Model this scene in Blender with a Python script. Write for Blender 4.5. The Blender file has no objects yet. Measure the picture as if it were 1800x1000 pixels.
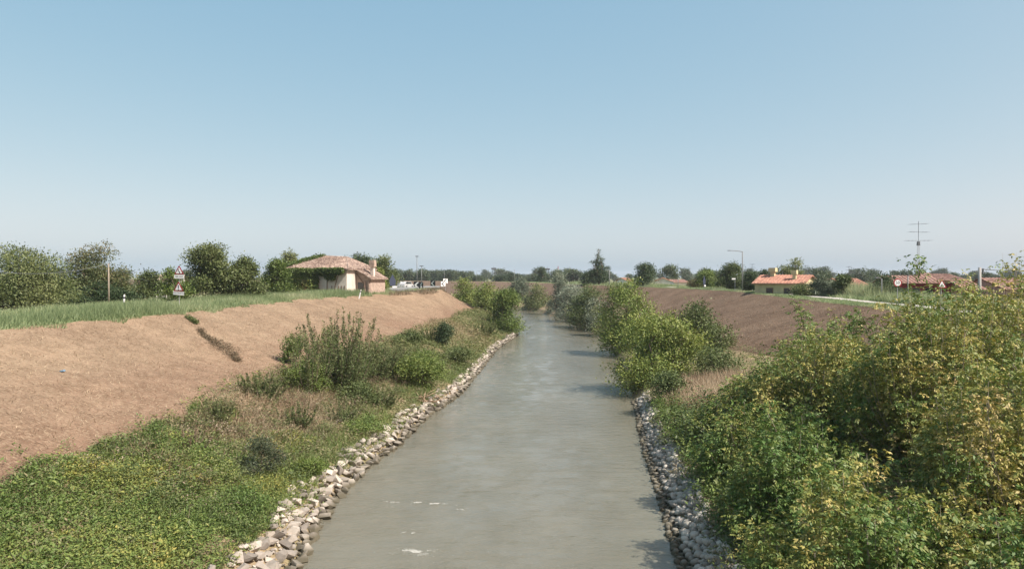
import bpy, bmesh, math, random
import numpy as np
from mathutils import Vector, Matrix

# ------------------------------------------------------------------ camera, sky, sun
SC = bpy.context.scene
COL = SC.collection
R = math.radians
CAMZ = 9.5
FPX = 1300.0          # focal length in pixels of the 1800 px wide photograph
HORY = 486.0          # horizon row
cam_d = bpy.data.cameras.new("camera")
cam = bpy.data.objects.new("camera", cam_d)
COL.objects.link(cam)
cam_d.sensor_width = 36.0
cam_d.lens = 36.0 * FPX / 1800.0
cam_d.clip_start = 0.2
cam_d.clip_end = 20000
cam.location = (0, 0, CAMZ)
cam.rotation_euler = (R(90 - math.degrees(math.atan(14.0 / FPX))), 0, 0)
SC.camera = cam

SUN_EL, SUN_ROT = 50.0, 116.0
world = bpy.data.worlds.new("World")
SC.world = world
world.use_nodes = True
wn = world.node_tree.nodes
wl = world.node_tree.links
wn.clear()
w_out = wn.new("ShaderNodeOutputWorld")
w_bg = wn.new("ShaderNodeBackground")
w_sky = wn.new("ShaderNodeTexSky")
w_sky.sky_type = 'NISHITA'
w_sky.sun_disc = False
w_sky.sun_elevation = R(SUN_EL)
w_sky.sun_rotation = R(SUN_ROT)
w_sky.altitude = 0
w_sky.air_density = 0.5
w_sky.dust_density = 2.0
w_sky.ozone_density = 1.0
w_bg.inputs[1].default_value = 0.15
# sky graded toward a dry haze: each colour takes its own power and gain
w_sep = wn.new("ShaderNodeSeparateColor"); w_com = wn.new("ShaderNodeCombineColor")
wl.new(w_sky.outputs[0], w_sep.inputs[0])
for i_, (g_, k_) in enumerate(((0.774, 1.05), (0.436, 1.40), (0.248, 1.70))):
    w_p = wn.new("ShaderNodeMath"); w_p.operation = 'POWER'; w_p.inputs[1].default_value = g_
    w_m = wn.new("ShaderNodeMath"); w_m.operation = 'MULTIPLY'; w_m.inputs[1].default_value = k_
    wl.new(w_sep.outputs[i_], w_p.inputs[0]); wl.new(w_p.outputs[0], w_m.inputs[0]); wl.new(w_m.outputs[0], w_com.inputs[i_])
wl.new(w_com.outputs[0], w_bg.inputs[0])
wl.new(w_bg.outputs[0], w_out.inputs[0])

sun_d = bpy.data.lights.new("sun", 'SUN')
sun_d.energy = 4.0
sun_d.angle = R(0.55)
sun_d.color = (1.0, 0.95, 0.87)
sun = bpy.data.objects.new("sun", sun_d)
COL.objects.link(sun)
sv = Vector((math.sin(R(SUN_ROT)) * math.cos(R(SUN_EL)), math.cos(R(SUN_ROT)) * math.cos(R(SUN_EL)), math.sin(R(SUN_EL))))
sun.rotation_euler = sv.to_track_quat('Z', 'Y').to_euler()
sun.location = (40, -40, 60)

SC.view_settings.view_transform = 'Standard'
SC.view_settings.look = 'None'
SC.view_settings.exposure = 1.08
SC.view_settings.gamma = 1.0
SC.cycles.max_bounces = 6
SC.cycles.diffuse_bounces = 3
SC.cycles.glossy_bounces = 3
SC.cycles.transmission_bounces = 4
SC.cycles.volume_bounces = 0
SC.cycles.use_denoising = True

RG = np.random.default_rng(7)
random.seed(7)


# ------------------------------------------------------------------ helpers
def P(px, py, d):
    """world point seen at photo pixel (px, py) at distance d along the view"""
    return ((px - 900.0) / FPX * d, float(d), CAMZ - (py - HORY) / FPX * d)


def tag(o, label=None, cat=None, group=None, kind=None):
    if label: o['label'] = label
    if cat: o['category'] = cat
    if group: o['group'] = group
    if kind: o['kind'] = kind
    return o


def empty(name, loc, label, cat, group=None, rz=0.0):
    o = bpy.data.objects.new(name, None)
    o.empty_display_size = 0.5
    COL.objects.link(o)
    o.location = loc
    o.rotation_euler = (0, 0, rz)
    return tag(o, label, cat, group)


_k = [(np.random.default_rng(100 + i).normal(size=(7, 3))) for i in range(6)]
_ph = [np.random.default_rng(200 + i).uniform(0, 6.28, 7) for i in range(6)]


def sn(p, f, i=0):
    """smooth pseudo noise in about -1..1 at points p (n,3)"""
    k = _k[i] / np.linalg.norm(_k[i], axis=1, keepdims=True)
    return np.sin(p @ (k.T * f) + _ph[i]).sum(1) / 3.2


def build(name, V, F, mat, parent=None, tone=None, smooth=False, uvs=None):
    """V (n,3), F (m,k) all faces alike, or list of such arrays"""
    me = bpy.data.meshes.new(name)
    V = np.asarray(V, dtype=np.float32)
    me.vertices.add(len(V))
    me.vertices.foreach_set("co", V.ravel())
    Fs = F if isinstance(F, list) else [F]
    Fs = [np.asarray(f, dtype=np.int32) for f in Fs if len(f)]
    tot = np.concatenate([np.full(len(f), f.shape[1], dtype=np.int32) for f in Fs])
    idx = np.concatenate([f.ravel() for f in Fs])
    me.loops.add(len(idx))
    me.loops.foreach_set("vertex_index", idx)
    me.polygons.add(len(tot))
    st = np.concatenate([[0], np.cumsum(tot)[:-1]]).astype(np.int32)
    me.polygons.foreach_set("loop_start", st)
    me.polygons.foreach_set("loop_total", tot)
    if smooth:
        me.polygons.foreach_set("use_smooth", np.ones(len(tot), dtype=bool))
    me.update(calc_edges=True)
    if tone is not None:
        a = me.attributes.new("tone", 'FLOAT', 'FACE')
        a.data.foreach_set("value", np.asarray(tone, dtype=np.float32))
    if mat is not None:
        me.materials.append(mat)
    o = bpy.data.objects.new(name, me)
    COL.objects.link(o)
    if parent is not None:
        o.parent = parent
    return o


class MB:
    """collects simple solids into one mesh"""
    def __init__(self):
        self.v = []; self.f = []

    def add(self, vs, fs):
        b = len(self.v)
        self.v += [tuple(v) for v in vs]
        self.f += [tuple(i + b for i in f) for f in fs]
        return self

    def box(self, c, s, rz=0.0, top=1.0):
        cx, cy, cz = c; sx, sy, sz = s[0] / 2, s[1] / 2, s[2] / 2
        vs = []
        for z, t in ((-sz, 1.0), (sz, top)):
            for x, y in ((-sx, -sy), (sx, -sy), (sx, sy), (-sx, sy)):
                x *= t; y *= t
                vs.append((cx + x * math.cos(rz) - y * math.sin(rz), cy + x * math.sin(rz) + y * math.cos(rz), cz + z))
        return self.add(vs, [(3, 2, 1, 0), (4, 5, 6, 7), (0, 1, 5, 4), (1, 2, 6, 5), (2, 3, 7, 6), (3, 0, 4, 7)])

    def tube(self, pts, rad, n=8, caps=True):
        pts = [Vector(p) for p in pts]
        if not hasattr(rad, '__len__'): rad = [rad] * len(pts)
        vs = []; fs = []
        for i, p in enumerate(pts):
            d = (pts[min(i + 1, len(pts) - 1)] - pts[max(i - 1, 0)]).normalized()
            a = Vector((0, 0, 1)) if abs(d.z) < 0.9 else Vector((1, 0, 0))
            u = d.cross(a).normalized(); w = d.cross(u)
            for k in range(n):
                t = 2 * math.pi * k / n
                vs.append(p + (u * math.cos(t) + w * math.sin(t)) * rad[i])
        for i in range(len(pts) - 1):
            for k in range(n):
                a = i * n + k; b = i * n + (k + 1) % n
                fs.append((a, b, b + n, a + n))
        if caps:
            fs.append(tuple(range(n - 1, -1, -1)))
            fs.append(tuple((len(pts) - 1) * n + k for k in range(n)))
        return self.add(vs, fs)

    def prism(self, pts2, y0, y1, org=(0, 0, 0)):
        """polygon in x,z extruded along y"""
        n = len(pts2)
        vs = [(org[0] + x, org[1] + y0, org[2] + z) for x, z in pts2] + [(org[0] + x, org[1] + y1, org[2] + z) for x, z in pts2]
        fs = [tuple(range(n)), tuple(range(2 * n - 1, n - 1, -1))]
        fs += [(i, i + n, (i + 1) % n + n, (i + 1) % n) for i in range(n)]
        return self.add(vs, fs)

    def make(self, name, mat, parent=None, smooth=False):
        me = bpy.data.meshes.new(name)
        me.from_pydata([tuple(v) for v in self.v], [], self.f)
        me.update()
        bm = bmesh.new(); bm.from_mesh(me)
        bmesh.ops.recalc_face_normals(bm, faces=bm.faces)
        bm.to_mesh(me); bm.free()
        if smooth:
            for p in me.polygons: p.use_smooth = True
        me.materials.append(mat)
        o = bpy.data.objects.new(name, me)
        COL.objects.link(o)
        if parent is not None: o.parent = parent
        return o


def copy_tree(o, parent=None, depth=0):
    c = o.copy()
    COL.objects.link(c)
    c.parent = parent
    for ch in [k for k in o.children]:
        copy_tree(ch, c, depth + 1)
    return c


# ------------------------------------------------------------------ materials
def nodes_of(m):
    m.use_nodes = True
    nt = m.node_tree
    nt.nodes.clear()
    return nt, nt.nodes, nt.links


def ramp(N, stops):
    r = N.new("ShaderNodeValToRGB")
    el = r.color_ramp.elements
    while len(el) > 1: el.remove(el[-1])
    el[0].position = stops[0][0]; el[0].color = (*stops[0][1], 1)
    for p, c in stops[1:]:
        e = el.new(p); e.color = (*c, 1)
    return r


def leaf_mat(name, stops, transl=0.2, rough=0.55, spec=0.3):
    m = bpy.data.materials.new(name)
    nt, N, L = nodes_of(m)
    out = N.new("ShaderNodeOutputMaterial")
    at = N.new("ShaderNodeAttribute"); at.attribute_name = "tone"
    rp = ramp(N, stops)
    L.new(at.outputs["Fac"], rp.inputs[0])
    b = N.new("ShaderNodeBsdfPrincipled")
    b.inputs["Roughness"].default_value = rough
    b.inputs["Specular IOR Level"].default_value = spec
    L.new(rp.outputs[0], b.inputs["Base Color"])
    t = N.new("ShaderNodeBsdfTranslucent")
    hs = N.new("ShaderNodeHueSaturation"); hs.inputs["Saturation"].default_value = 1.1; hs.inputs["Value"].default_value = 1.15
    L.new(rp.outputs[0], hs.inputs["Color"]); L.new(hs.outputs[0], t.inputs["Color"])
    mx = N.new("ShaderNodeMixShader"); mx.inputs[0].default_value = transl
    L.new(b.outputs[0], mx.inputs[1]); L.new(t.outputs[0], mx.inputs[2])
    L.new(mx.outputs[0], out.inputs[0])
    return m


def flat_mat(name, col, rough=0.7, metal=0.0, var=0.12, scale=6.0, bump=0.0, spec=0.4):
    m = bpy.data.materials.new(name)
    nt, N, L = nodes_of(m)
    out = N.new("ShaderNodeOutputMaterial")
    b = N.new("ShaderNodeBsdfPrincipled")
    b.inputs["Roughness"].default_value = rough
    b.inputs["Metallic"].default_value = metal
    b.inputs["Specular IOR Level"].default_value = spec
    tc = N.new("ShaderNodeTexCoord")
    nz = N.new("ShaderNodeTexNoise"); nz.inputs["Scale"].default_value = scale; nz.inputs["Detail"].default_value = 5
    L.new(tc.outputs["Object"], nz.inputs[0])
    lo = tuple(c * (1 - var * 1.6) for c in col); hi = tuple(min(1, c * (1 + var)) for c in col)
    rp = ramp(N, [(0.3, lo), (0.7, hi)])
    L.new(nz.outputs[0], rp.inputs[0]); L.new(rp.outputs[0], b.inputs["Base Color"])
    if bump > 0:
        bp = N.new("ShaderNodeBump"); bp.inputs["Strength"].default_value = bump; bp.inputs["Distance"].default_value = 0.05
        L.new(nz.outputs[0], bp.inputs["Height"]); L.new(bp.outputs[0], b.inputs["Normal"])
    L.new(b.outputs[0], out.inputs[0])
    return m


def noise(N, L, src, scale, detail=6, rough=0.6, vec_scale=None):
    n = N.new("ShaderNodeTexNoise")
    n.inputs["Scale"].default_value = scale
    n.inputs["Detail"].default_value = detail
    n.inputs["Roughness"].default_value = rough
    if vec_scale:
        mp = N.new("ShaderNodeMapping"); mp.inputs["Scale"].default_value = vec_scale
        L.new(src, mp.inputs[0]); L.new(mp.outputs[0], n.inputs[0])
    else:
        L.new(src, n.inputs[0])
    return n


def mixc(N, L, fac, a, b, mode='MIX'):
    m = N.new("ShaderNodeMix"); m.data_type = 'RGBA'; m.blend_type = mode
    if hasattr(fac, 'links') or hasattr(fac, 'is_linked'): L.new(fac, m.inputs[0])
    else: m.inputs[0].default_value = fac
    for s, k in ((a, 6), (b, 7)):
        if isinstance(s, tuple): m.inputs[k].default_value = (*s, 1)
        else: L.new(s, m.inputs[k])
    return m.outputs[2]


def soil_mat(name, cA, cB, cC, speck, sc_big=0.12, bump=0.25, toe=None):
    """mown straw over soil: broad patches, fine litter, dark specks; toe = colour of the damper foot of the slope"""
    m = bpy.data.materials.new(name)
    nt, N, L = nodes_of(m)
    out = N.new("ShaderNodeOutputMaterial")
    b = N.new("ShaderNodeBsdfPrincipled"); b.inputs["Roughness"].default_value = 0.95; b.inputs["Specular IOR Level"].default_value = 0.1
    tc = N.new("ShaderNodeTexCoord"); src = tc.outputs["Object"]
    n1 = noise(N, L, src, sc_big, 6, 0.62)
    n2 = noise(N, L, src, 9.0, 6, 0.8)
    n3 = noise(N, L, src, 4.0, 7, 0.85, (1.0, 2.2, 1.0))
    n4 = noise(N, L, src, 0.9, 6, 0.7)
    r1 = ramp(N, [(0.38, cA), (0.60, cB)])
    L.new(n1.outputs[0], r1.inputs[0])
    c = r1.outputs[0]
    if toe:
        sp = N.new("ShaderNodeSeparateXYZ"); L.new(src, sp.inputs[0])
        ad = N.new("ShaderNodeMath"); ad.operation = 'MULTIPLY_ADD'; ad.inputs[1].default_value = 3.0
        L.new(n1.outputs[0], ad.inputs[0]); L.new(sp.outputs[2], ad.inputs[2])
        mr = N.new("ShaderNodeMapRange"); mr.inputs[1].default_value = 4.6; mr.inputs[2].default_value = 6.6; mr.inputs[3].default_value = 0.75; mr.inputs[4].default_value = 0.0
        L.new(ad.outputs[0], mr.inputs[0])
        c = mixc(N, L, mr.outputs[0], c, toe)
    r4 = ramp(N, [(0.40, (0.80, 0.79, 0.77)), (0.62, (1.12, 1.12, 1.12))]); L.new(n4.outputs[0], r4.inputs[0])
    c = mixc(N, L, 1.0, c, r4.outputs[0], 'MULTIPLY')
    r3 = ramp(N, [(0.50, (0, 0, 0)), (0.70, (1, 1, 1))])
    L.new(n3.outputs[0], r3.inputs[0])
    c = mixc(N, L, r3.outputs[0], c, cC)
    r2 = ramp(N, [(0.34, (1, 1, 1)), (0.46, (0, 0, 0))])
    L.new(n2.outputs[0], r2.inputs[0])
    c = mixc(N, L, r2.outputs[0], c, speck)
    L.new(c, b.inputs["Base Color"])
    bp = N.new("ShaderNodeBump"); bp.inputs["Strength"].default_value = bump; bp.inputs["Distance"].default_value = 0.10
    L.new(n3.outputs[0], bp.inputs["Height"]); L.new(bp.outputs[0], b.inputs["Normal"])
    L.new(b.outputs[0], out.inputs[0])
    return m


M = {}
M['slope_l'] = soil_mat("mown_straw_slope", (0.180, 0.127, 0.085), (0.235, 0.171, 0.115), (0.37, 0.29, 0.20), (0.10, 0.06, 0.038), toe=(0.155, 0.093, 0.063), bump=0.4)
M['slope_r'] = soil_mat("shade_toned_mown_slope", (0.10, 0.066, 0.046), (0.15, 0.104, 0.073), (0.22, 0.17, 0.115), (0.035, 0.024, 0.018), sc_big=.2, bump=0.9)  # darker browns: the slope's weaker sunlight is partly put into the colour
M['berm'] = soil_mat("dry_weedy_soil", (0.16, 0.15, 0.07), (0.27, 0.20, 0.13), (0.32, 0.26, 0.17), (0.07, 0.07, 0.035))
M['turf'] = soil_mat("grassy_turf", (0.10, 0.15, 0.06), (0.15, 0.19, 0.08), (0.22, 0.22, 0.11), (0.05, 0.07, 0.03))
M['plain'] = soil_mat("field_grass", (0.10, 0.14, 0.06), (0.20, 0.19, 0.10), (0.24, 0.22, 0.13), (0.07, 0.08, 0.03), sc_big=0.02)
M['bed'] = flat_mat("river_mud", (0.12, 0.11, 0.08), 0.9)
M['gravel'] = flat_mat("grey_brown_rubble", (0.20, 0.18, 0.15), 0.95, var=0.3, scale=3, bump=0.6)  # grey-brown tone of the rubble bed below the stones
M['asphalt'] = flat_mat("old_asphalt", (0.16, 0.16, 0.16), 0.9, scale=2)
M['concrete'] = flat_mat("pale_concrete", (0.30, 0.29, 0.275), 0.9, scale=1.5, bump=0.2)
M['path'] = flat_mat("pale_gravel_path", (0.36, 0.335, 0.30), 0.95, scale=1.5, bump=0.2)
M['steel'] = flat_mat("galvanised_steel", (0.42, 0.43, 0.44), 0.5, 0.6)
M['lampsteel'] = flat_mat("grey_painted_steel", (0.17, 0.18, 0.18), 0.6)
M['white'] = flat_mat("white_paint", (0.78, 0.78, 0.77), 0.5, var=0.04)
M['black'] = flat_mat("black_paint", (0.025, 0.025, 0.03), 0.5, var=0.04)
M['red'] = flat_mat("red_paint", (0.27, 0.025, 0.03), 0.5, var=0.08)
M['blue'] = flat_mat("blue_paint", (0.03, 0.10, 0.42), 0.5, var=0.05)
M['signback'] = flat_mat("grey_blue_sign_back", (0.045, 0.055, 0.085), 0.95, spec=.1)
M['bark'] = flat_mat("bark", (0.15, 0.115, 0.085), 0.95, scale=8, bump=0.5)
M['bark_pale'] = flat_mat("pale_bark", (0.26, 0.22, 0.17), 0.95, scale=8, bump=0.4)
M['deadwood'] = flat_mat("dead_wood", (0.30, 0.21, 0.14), 0.95, scale=8)
M['brick'] = flat_mat("pink_brick_wall", (0.37, 0.28, 0.225), 0.95, scale=3, var=0.25, bump=0.3)
M['plaster'] = flat_mat("worn_cream_plaster", (0.58, 0.52, 0.45), 0.95, scale=0.9, var=0.16)
M['plaster_y'] = flat_mat("yellow_plaster", (0.50, 0.44, 0.26), 0.9, scale=1.2)
M['plaster_w'] = flat_mat("white_plaster", (0.70, 0.67, 0.62), 0.9, scale=1.2)
M['darkred'] = flat_mat("dark_red_plaster", (0.22, 0.035, 0.04), 0.9, scale=1.2)
M['glass'] = flat_mat("dark_glass", (0.03, 0.035, 0.04), 0.15, spec=0.6)
M['wood'] = flat_mat("weathered_wood", (0.20, 0.13, 0.09), 0.9)
M['darkmetal'] = flat_mat("dark_metal", (0.10, 0.11, 0.12), 0.6, 0.3)
M['bluebag'] = flat_mat("blue_plastic", (0.12, 0.20, 0.28), 0.5)


def tile_mat(name, a, b_, c):
    m = bpy.data.materials.new(name)
    nt, N, L = nodes_of(m)
    out = N.new("ShaderNodeOutputMaterial")
    b = N.new("ShaderNodeBsdfPrincipled"); b.inputs["Roughness"].default_value = 0.9
    tc = N.new("ShaderNodeTexCoord"); src = tc.outputs["Object"]
    vo = N.new("ShaderNodeTexVoronoi"); vo.inputs["Scale"].default_value = 4.2
    L.new(src, vo.inputs[0])
    sep = N.new("ShaderNodeSeparateColor"); L.new(vo.outputs["Color"], sep.inputs[0])
    rp = ramp(N, [(0.1, a), (0.5, b_), (0.95, c)])
    L.new(sep.outputs[0], rp.inputs[0])
    n = noise(N, L, src, 0.8, 5)
    r2 = ramp(N, [(0.35, (0.72, 0.70, 0.68)), (0.65, (1, 1, 1))]); L.new(n.outputs[0], r2.inputs[0])
    c2 = mixc(N, L, 1.0, rp.outputs[0], r2.outputs[0], 'MULTIPLY')
    L.new(c2, b.inputs["Base Color"])
    L.new(b.outputs[0], out.inputs[0])
    return m


M['tile_old'] = tile_mat("weathered_pink_tiles", (0.15, 0.10, 0.08), (0.30, 0.22, 0.175), (0.43, 0.345, 0.285))
M['tile_new'] = tile_mat("orange_red_tiles", (0.29, 0.13, 0.09), (0.36, 0.175, 0.12), (0.43, 0.24, 0.17))
M['tile_dark'] = tile_mat("brown_red_tiles", (0.17, 0.085, 0.065), (0.27, 0.145, 0.11), (0.36, 0.23, 0.18))

G = {}
G['maple'] = leaf_mat("maple_leaves", [(0.0, (0.078, 0.152, 0.034)), (0.35, (0.127, 0.176, 0.044)), (0.6, (0.225, 0.230, 0.059)), (0.8, (0.37, 0.32, 0.09)), (1.0, (0.40, 0.31, 0.13))], 0.2)
G['willow'] = leaf_mat("grey_willow_leaves", [(0.0, (0.075, 0.10, 0.055)), (0.5, (0.15, 0.18, 0.12)), (1.0, (0.27, 0.30, 0.23))])
G['bright'] = leaf_mat("bright_leaves", [(0.0, (0.06, 0.10, 0.022)), (0.5, (0.13, 0.18, 0.042)), (1.0, (0.25, 0.27, 0.07))])
G['mid'] = leaf_mat("mid_green_leaves", [(0.0, (0.045, 0.072, 0.024)), (0.5, (0.095, 0.125, 0.042)), (1.0, (0.17, 0.19, 0.075))])
G['dark'] = leaf_mat("dark_leaves", [(0.0, (0.022, 0.042, 0.018)), (0.5, (0.04, 0.07, 0.028)), (1.0, (0.08, 0.11, 0.045))])
G['rust'] = leaf_mat("brown_tinged_leaves", [(0.0, (0.055, 0.08, 0.025)), (0.5, (0.10, 0.12, 0.045)), (0.8, (0.15, 0.12, 0.055)), (1.0, (0.17, 0.11, 0.06))])
G['olive'] = leaf_mat("olive_feathery_leaves", [(0.0, (0.06, 0.09, 0.03)), (0.5, (0.12, 0.155, 0.055)), (0.85, (0.19, 0.19, 0.09)), (1.0, (0.22, 0.15, 0.10))])
G['grass'] = leaf_mat("tall_grass_blades", [(0.0, (0.11, 0.155, 0.065)), (0.5, (0.22, 0.275, 0.135)), (0.85, (0.35, 0.375, 0.22)), (1.0, (0.46, 0.40, 0.26))], 0.35)
G['weeds'] = leaf_mat("mixed_weeds", [(0.0, (0.075, 0.11, 0.035)), (0.4, (0.14, 0.165, 0.06)), (0.65, (0.215, 0.19, 0.10)), (1.0, (0.33, 0.24, 0.16))])
G['cover'] = leaf_mat("leafy_ground_cover", [(0.0, (0.07, 0.12, 0.03)), (0.45, (0.135, 0.19, 0.05)), (0.75, (0.22, 0.24, 0.065)), (1.0, (0.36, 0.31, 0.08))])
G['straw'] = leaf_mat("dry_straw", [(0.0, (0.13, 0.08, 0.05)), (0.5, (0.27, 0.195, 0.125)), (1.0, (0.46, 0.37, 0.25))], 0.15)
G['dead'] = leaf_mat("dead_grey_weeds", [(0.0, (0.10, 0.08, 0.045)), (0.5, (0.20, 0.155, 0.10)), (1.0, (0.40, 0.33, 0.25))], 0.15)
G['ivy'] = leaf_mat("ivy_leaves", [(0.0, (0.05, 0.085, 0.02)), (0.6, (0.12, 0.165, 0.04)), (0.85, (0.20, 0.21, 0.06)), (1.0, (0.25, 0.11, 0.05))])
G['far'] = leaf_mat("distant_tree_leaves", [(0.0, (0.035, 0.055, 0.03)), (0.5, (0.06, 0.085, 0.042)), (1.0, (0.10, 0.13, 0.065))], 0.2)


def water_mat():
    m = bpy.data.materials.new("silty_river_water")
    nt, N, L = nodes_of(m)
    out = N.new("ShaderNodeOutputMaterial")
    b = N.new("ShaderNodeBsdfPrincipled")
    b.inputs["Roughness"].default_value = 0.05
    b.inputs["IOR"].default_value = 1.45
    b.inputs["Specular IOR Level"].default_value = 0.5
    tc = N.new("ShaderNodeTexCoord"); src = tc.outputs["Object"]
    n0 = noise(N, L, src, 0.22, 4, 0.55, (1.0, 0.45, 1))
    rp = ramp(N, [(0.3, (0.120, 0.111, 0.080)), (0.7, (0.156, 0.146, 0.110))])
    L.new(n0.outputs[0], rp.inputs[0])
    L.new(rp.outputs[0], b.inputs["Base Color"])
    n1 = noise(N, L, src, 1.0, 7, 0.66, (0.8, 1.9, 1))
    n2 = noise(N, L, src, 6.0, 4, 0.6, (1.0, 1.8, 1))
    n3 = noise(N, L, src, 0.28, 3, 0.5)
    mth = N.new("ShaderNodeMath"); mth.operation = 'MULTIPLY_ADD'; mth.inputs[1].default_value = 0.30
    L.new(n2.outputs[0], mth.inputs[0]); L.new(n1.outputs[0], mth.inputs[2])
    # current: some stretches are smoother than others
    r3 = ramp(N, [(0.35, (0.6, 0.6, 0.6)), (0.65, (1, 1, 1))]); L.new(n3.outputs[0], r3.inputs[0])
    bp = N.new("ShaderNodeBump"); bp.inputs["Distance"].default_value = 0.10
    L.new(r3.outputs[0], bp.inputs["Strength"])
    L.new(mth.outputs[0], bp.inputs["Height"])
    L.new(bp.outputs[0], b.inputs["Normal"])
    L.new(b.outputs[0], out.inputs[0])
    return m


M['water'] = water_mat()


def stone_mat(name, a, b_, c):
    m = bpy.data.materials.new(name)
    nt, N, L = nodes_of(m)
    out = N.new("ShaderNodeOutputMaterial")
    b = N.new("ShaderNodeBsdfPrincipled"); b.inputs["Roughness"].default_value = 0.9
    oi = N.new("ShaderNodeObjectInfo")
    ge = N.new("ShaderNodeNewGeometry")
    ad = N.new("ShaderNodeMath"); ad.operation = 'ADD'
    L.new(oi.outputs["Random"], ad.inputs[0]); L.new(ge.outputs["Random Per Island"], ad.inputs[1])
    fr = N.new("ShaderNodeMath"); fr.operation = 'FRACT'; L.new(ad.outputs[0], fr.inputs[0])
    rp = ramp(N, [(0.0, a), (0.5, b_), (1.0, c)]); L.new(fr.outputs[0], rp.inputs[0])
    n = noise(N, L, ge.outputs["Position"], 7, 6, 0.7)
    r2 = ramp(N, [(0.3, (0.72, 0.70, 0.66)), (0.65, (1, 1, 1))]); L.new(n.outputs[0], r2.inputs[0])
    col = mixc(N, L, 1.0, rp.outputs[0], r2.outputs[0], 'MULTIPLY')
    # algae and wetness just above the water line
    sp = N.new("ShaderNodeSeparateXYZ"); L.new(ge.outputs["Position"], sp.inputs[0])
    mr = N.new("ShaderNodeMapRange"); mr.inputs[1].default_value = 0.10; mr.inputs[2].default_value = 0.30
    mr.inputs[3].default_value = 1.0; mr.inputs[4].default_value = 0.0
    L.new(sp.outputs[2], mr.inputs[0])
    col = mixc(N, L, mr.outputs[0], col, (0.075, 0.065, 0.04))
    L.new(col, b.inputs["Base Color"])
    bp = N.new("ShaderNodeBump"); bp.inputs["Strength"].default_value = 0.5; bp.inputs["Distance"].default_value = 0.04
    L.new(n.outputs[0], bp.inputs["Height"]); L.new(bp.outputs[0], b.inputs["Normal"])
    L.new(b.outputs[0], out.inputs[0])
    return m


M['stone_l'] = stone_mat("broken_limestone", (0.16, 0.14, 0.12), (0.32, 0.285, 0.245), (0.49, 0.44, 0.38))
M['stone_r'] = stone_mat("rounded_river_stone", (0.22, 0.20, 0.17), (0.38, 0.345, 0.30), (0.55, 0.50, 0.43))

# ------------------------------------------------------------------ lie of the land
TY = np.arange(-60, 4000, 1.0)


def table(pts, w=9):
    ys = [p[0] for p in pts]; xs = [p[1] for p in pts]
    t = np.interp(TY, ys, xs)
    k = np.hanning(w + 2)[1:-1]; k /= k.sum()
    tp = np.concatenate([np.full(w, t[0]), t, np.full(w, t[-1])])
    return np.convolve(tp, k, 'same')[w:-w]


T_LW = table([(-60, -7.0), (24, -7.2), (32, -7.7), (37, -7.3), (41, -6.6), (50, -6.0), (54, -5.2), (58, -4.5), (64, -4.1), (96, -2.2), (119, 0.6), (140, 0.3), (160, -4), (190, -16), (220, -34), (300, -130), (420, -330), (700, -760), (4000, -3900)])
T_RW = table([(-60, 5.0), (24, 5.65), (28, 6.1), (32, 6.6), (41, 7.5), (54, 9.2), (92, 12.6), (119, 14.4), (156, 12.0), (202, 6.5), (240, -6), (270, -24), (300, -48), (400, -160), (700, -620), (4000, -3750)])
T_LC = table([(-60, -28), (40, -28), (57, -26.3), (87, -26.2), (109, -20.5), (125, -16), (141, -12.8), (152, -17), (170, -38), (200, -80), (300, -230), (420, -440), (700, -900), (4000, -3980)])
T_LT = table([(-60, -16.2), (24, -15.9), (34, -15.1), (46, -15.9), (81, -12.4), (120, -9), (150, -6.8), (160, -11), (180, -32), (220, -62), (300, -165), (420, -370), (700, -810), (4000, -3940)])
T_RT = table([(-60, 18), (24, 19), (60, 22.6), (66, 19.4), (84, 21), (125, 26), (156, 21), (180, 18), (208, 11), (240, 2), (272, -12), (330, -60), (400, -135), (700, -590), (4000, -3720)])
T_RC = table([(-60, 33), (60, 33), (84, 34.8), (125, 38.5), (150, 36), (180, 29), (208, 22.4), (240, 16), (272, 9.5), (330, -10), (400, -70), (700, -540), (4000, -3680)])
T_CZ = table([(-60, 6.6), (60, 6.6), (90, 6.75), (125, 6.95), (150, 7.05), (208, 7.1), (300, 7.3), (500, 7.3), (4000, 7.0)])
T_PZ = table([(-60, 4.3), (4000, 4.3)])


def tv(t, y):
    return np.interp(y, TY, t)


def WID_L(y): return np.interp(y, [0, 24, 32, 50, 80, 120], [1.5, 1.3, 1.05, .8, .55, .4])


def WID_R(y): return np.interp(y, [0, 24, 32, 42, 56], [1.3, 1.1, 1.15, 1.0, .8])


def knots(y):
    """x and z of the cross-section knots at each y (arrays)"""
    y = np.asarray(y, dtype=float)
    lw, rw, lc, lt, rt, rc, cz = (tv(t, y) for t in (T_LW, T_RW, T_LC, T_LT, T_RT, T_RC, T_CZ))
    pz = tv(T_PZ, y)
    wl_ = np.minimum(WID_L(y), (lw - lt) * 0.4)
    wr_ = np.minimum(WID_R(y), (rt - rw) * 0.35)
    one = np.ones_like(y)
    big = 4600.0
    xs = [-big * one, lc - 30, lc - 16, lc, lt, lw - wl_, lw, lw + 1.5, rw - 1.5, rw, rw + wr_, rt, rc, rc + 14, rc + 26, big * one]
    zs = [pz, pz, cz - 0.15, cz, 3.0 * one, 0.2 + 0.5 * wl_, -0.05 * one, -1.5 * one, -1.5 * one, -0.05 * one, 0.3 + 0.5 * wr_, 2.9 * one, cz, cz - 0.15, pz, pz]
    return np.array(xs), np.array(zs)


AMP = [0.15, 0.1, 0.05, 0.10, 0.16, 0.05, 0.0, 0, 0, 0, 0.05, 0.12, 0.05, 0.1, 0.15, 0.15]


def bumps(x, y, amp):
    p = np.stack([x, y, np.zeros_like(x)], 1)
    return amp * (sn(p, 0.5, 0) * 0.7 + sn(p, 1.3, 1) * 0.45 + sn(p, 3.1, 2) * 0.22)


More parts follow.
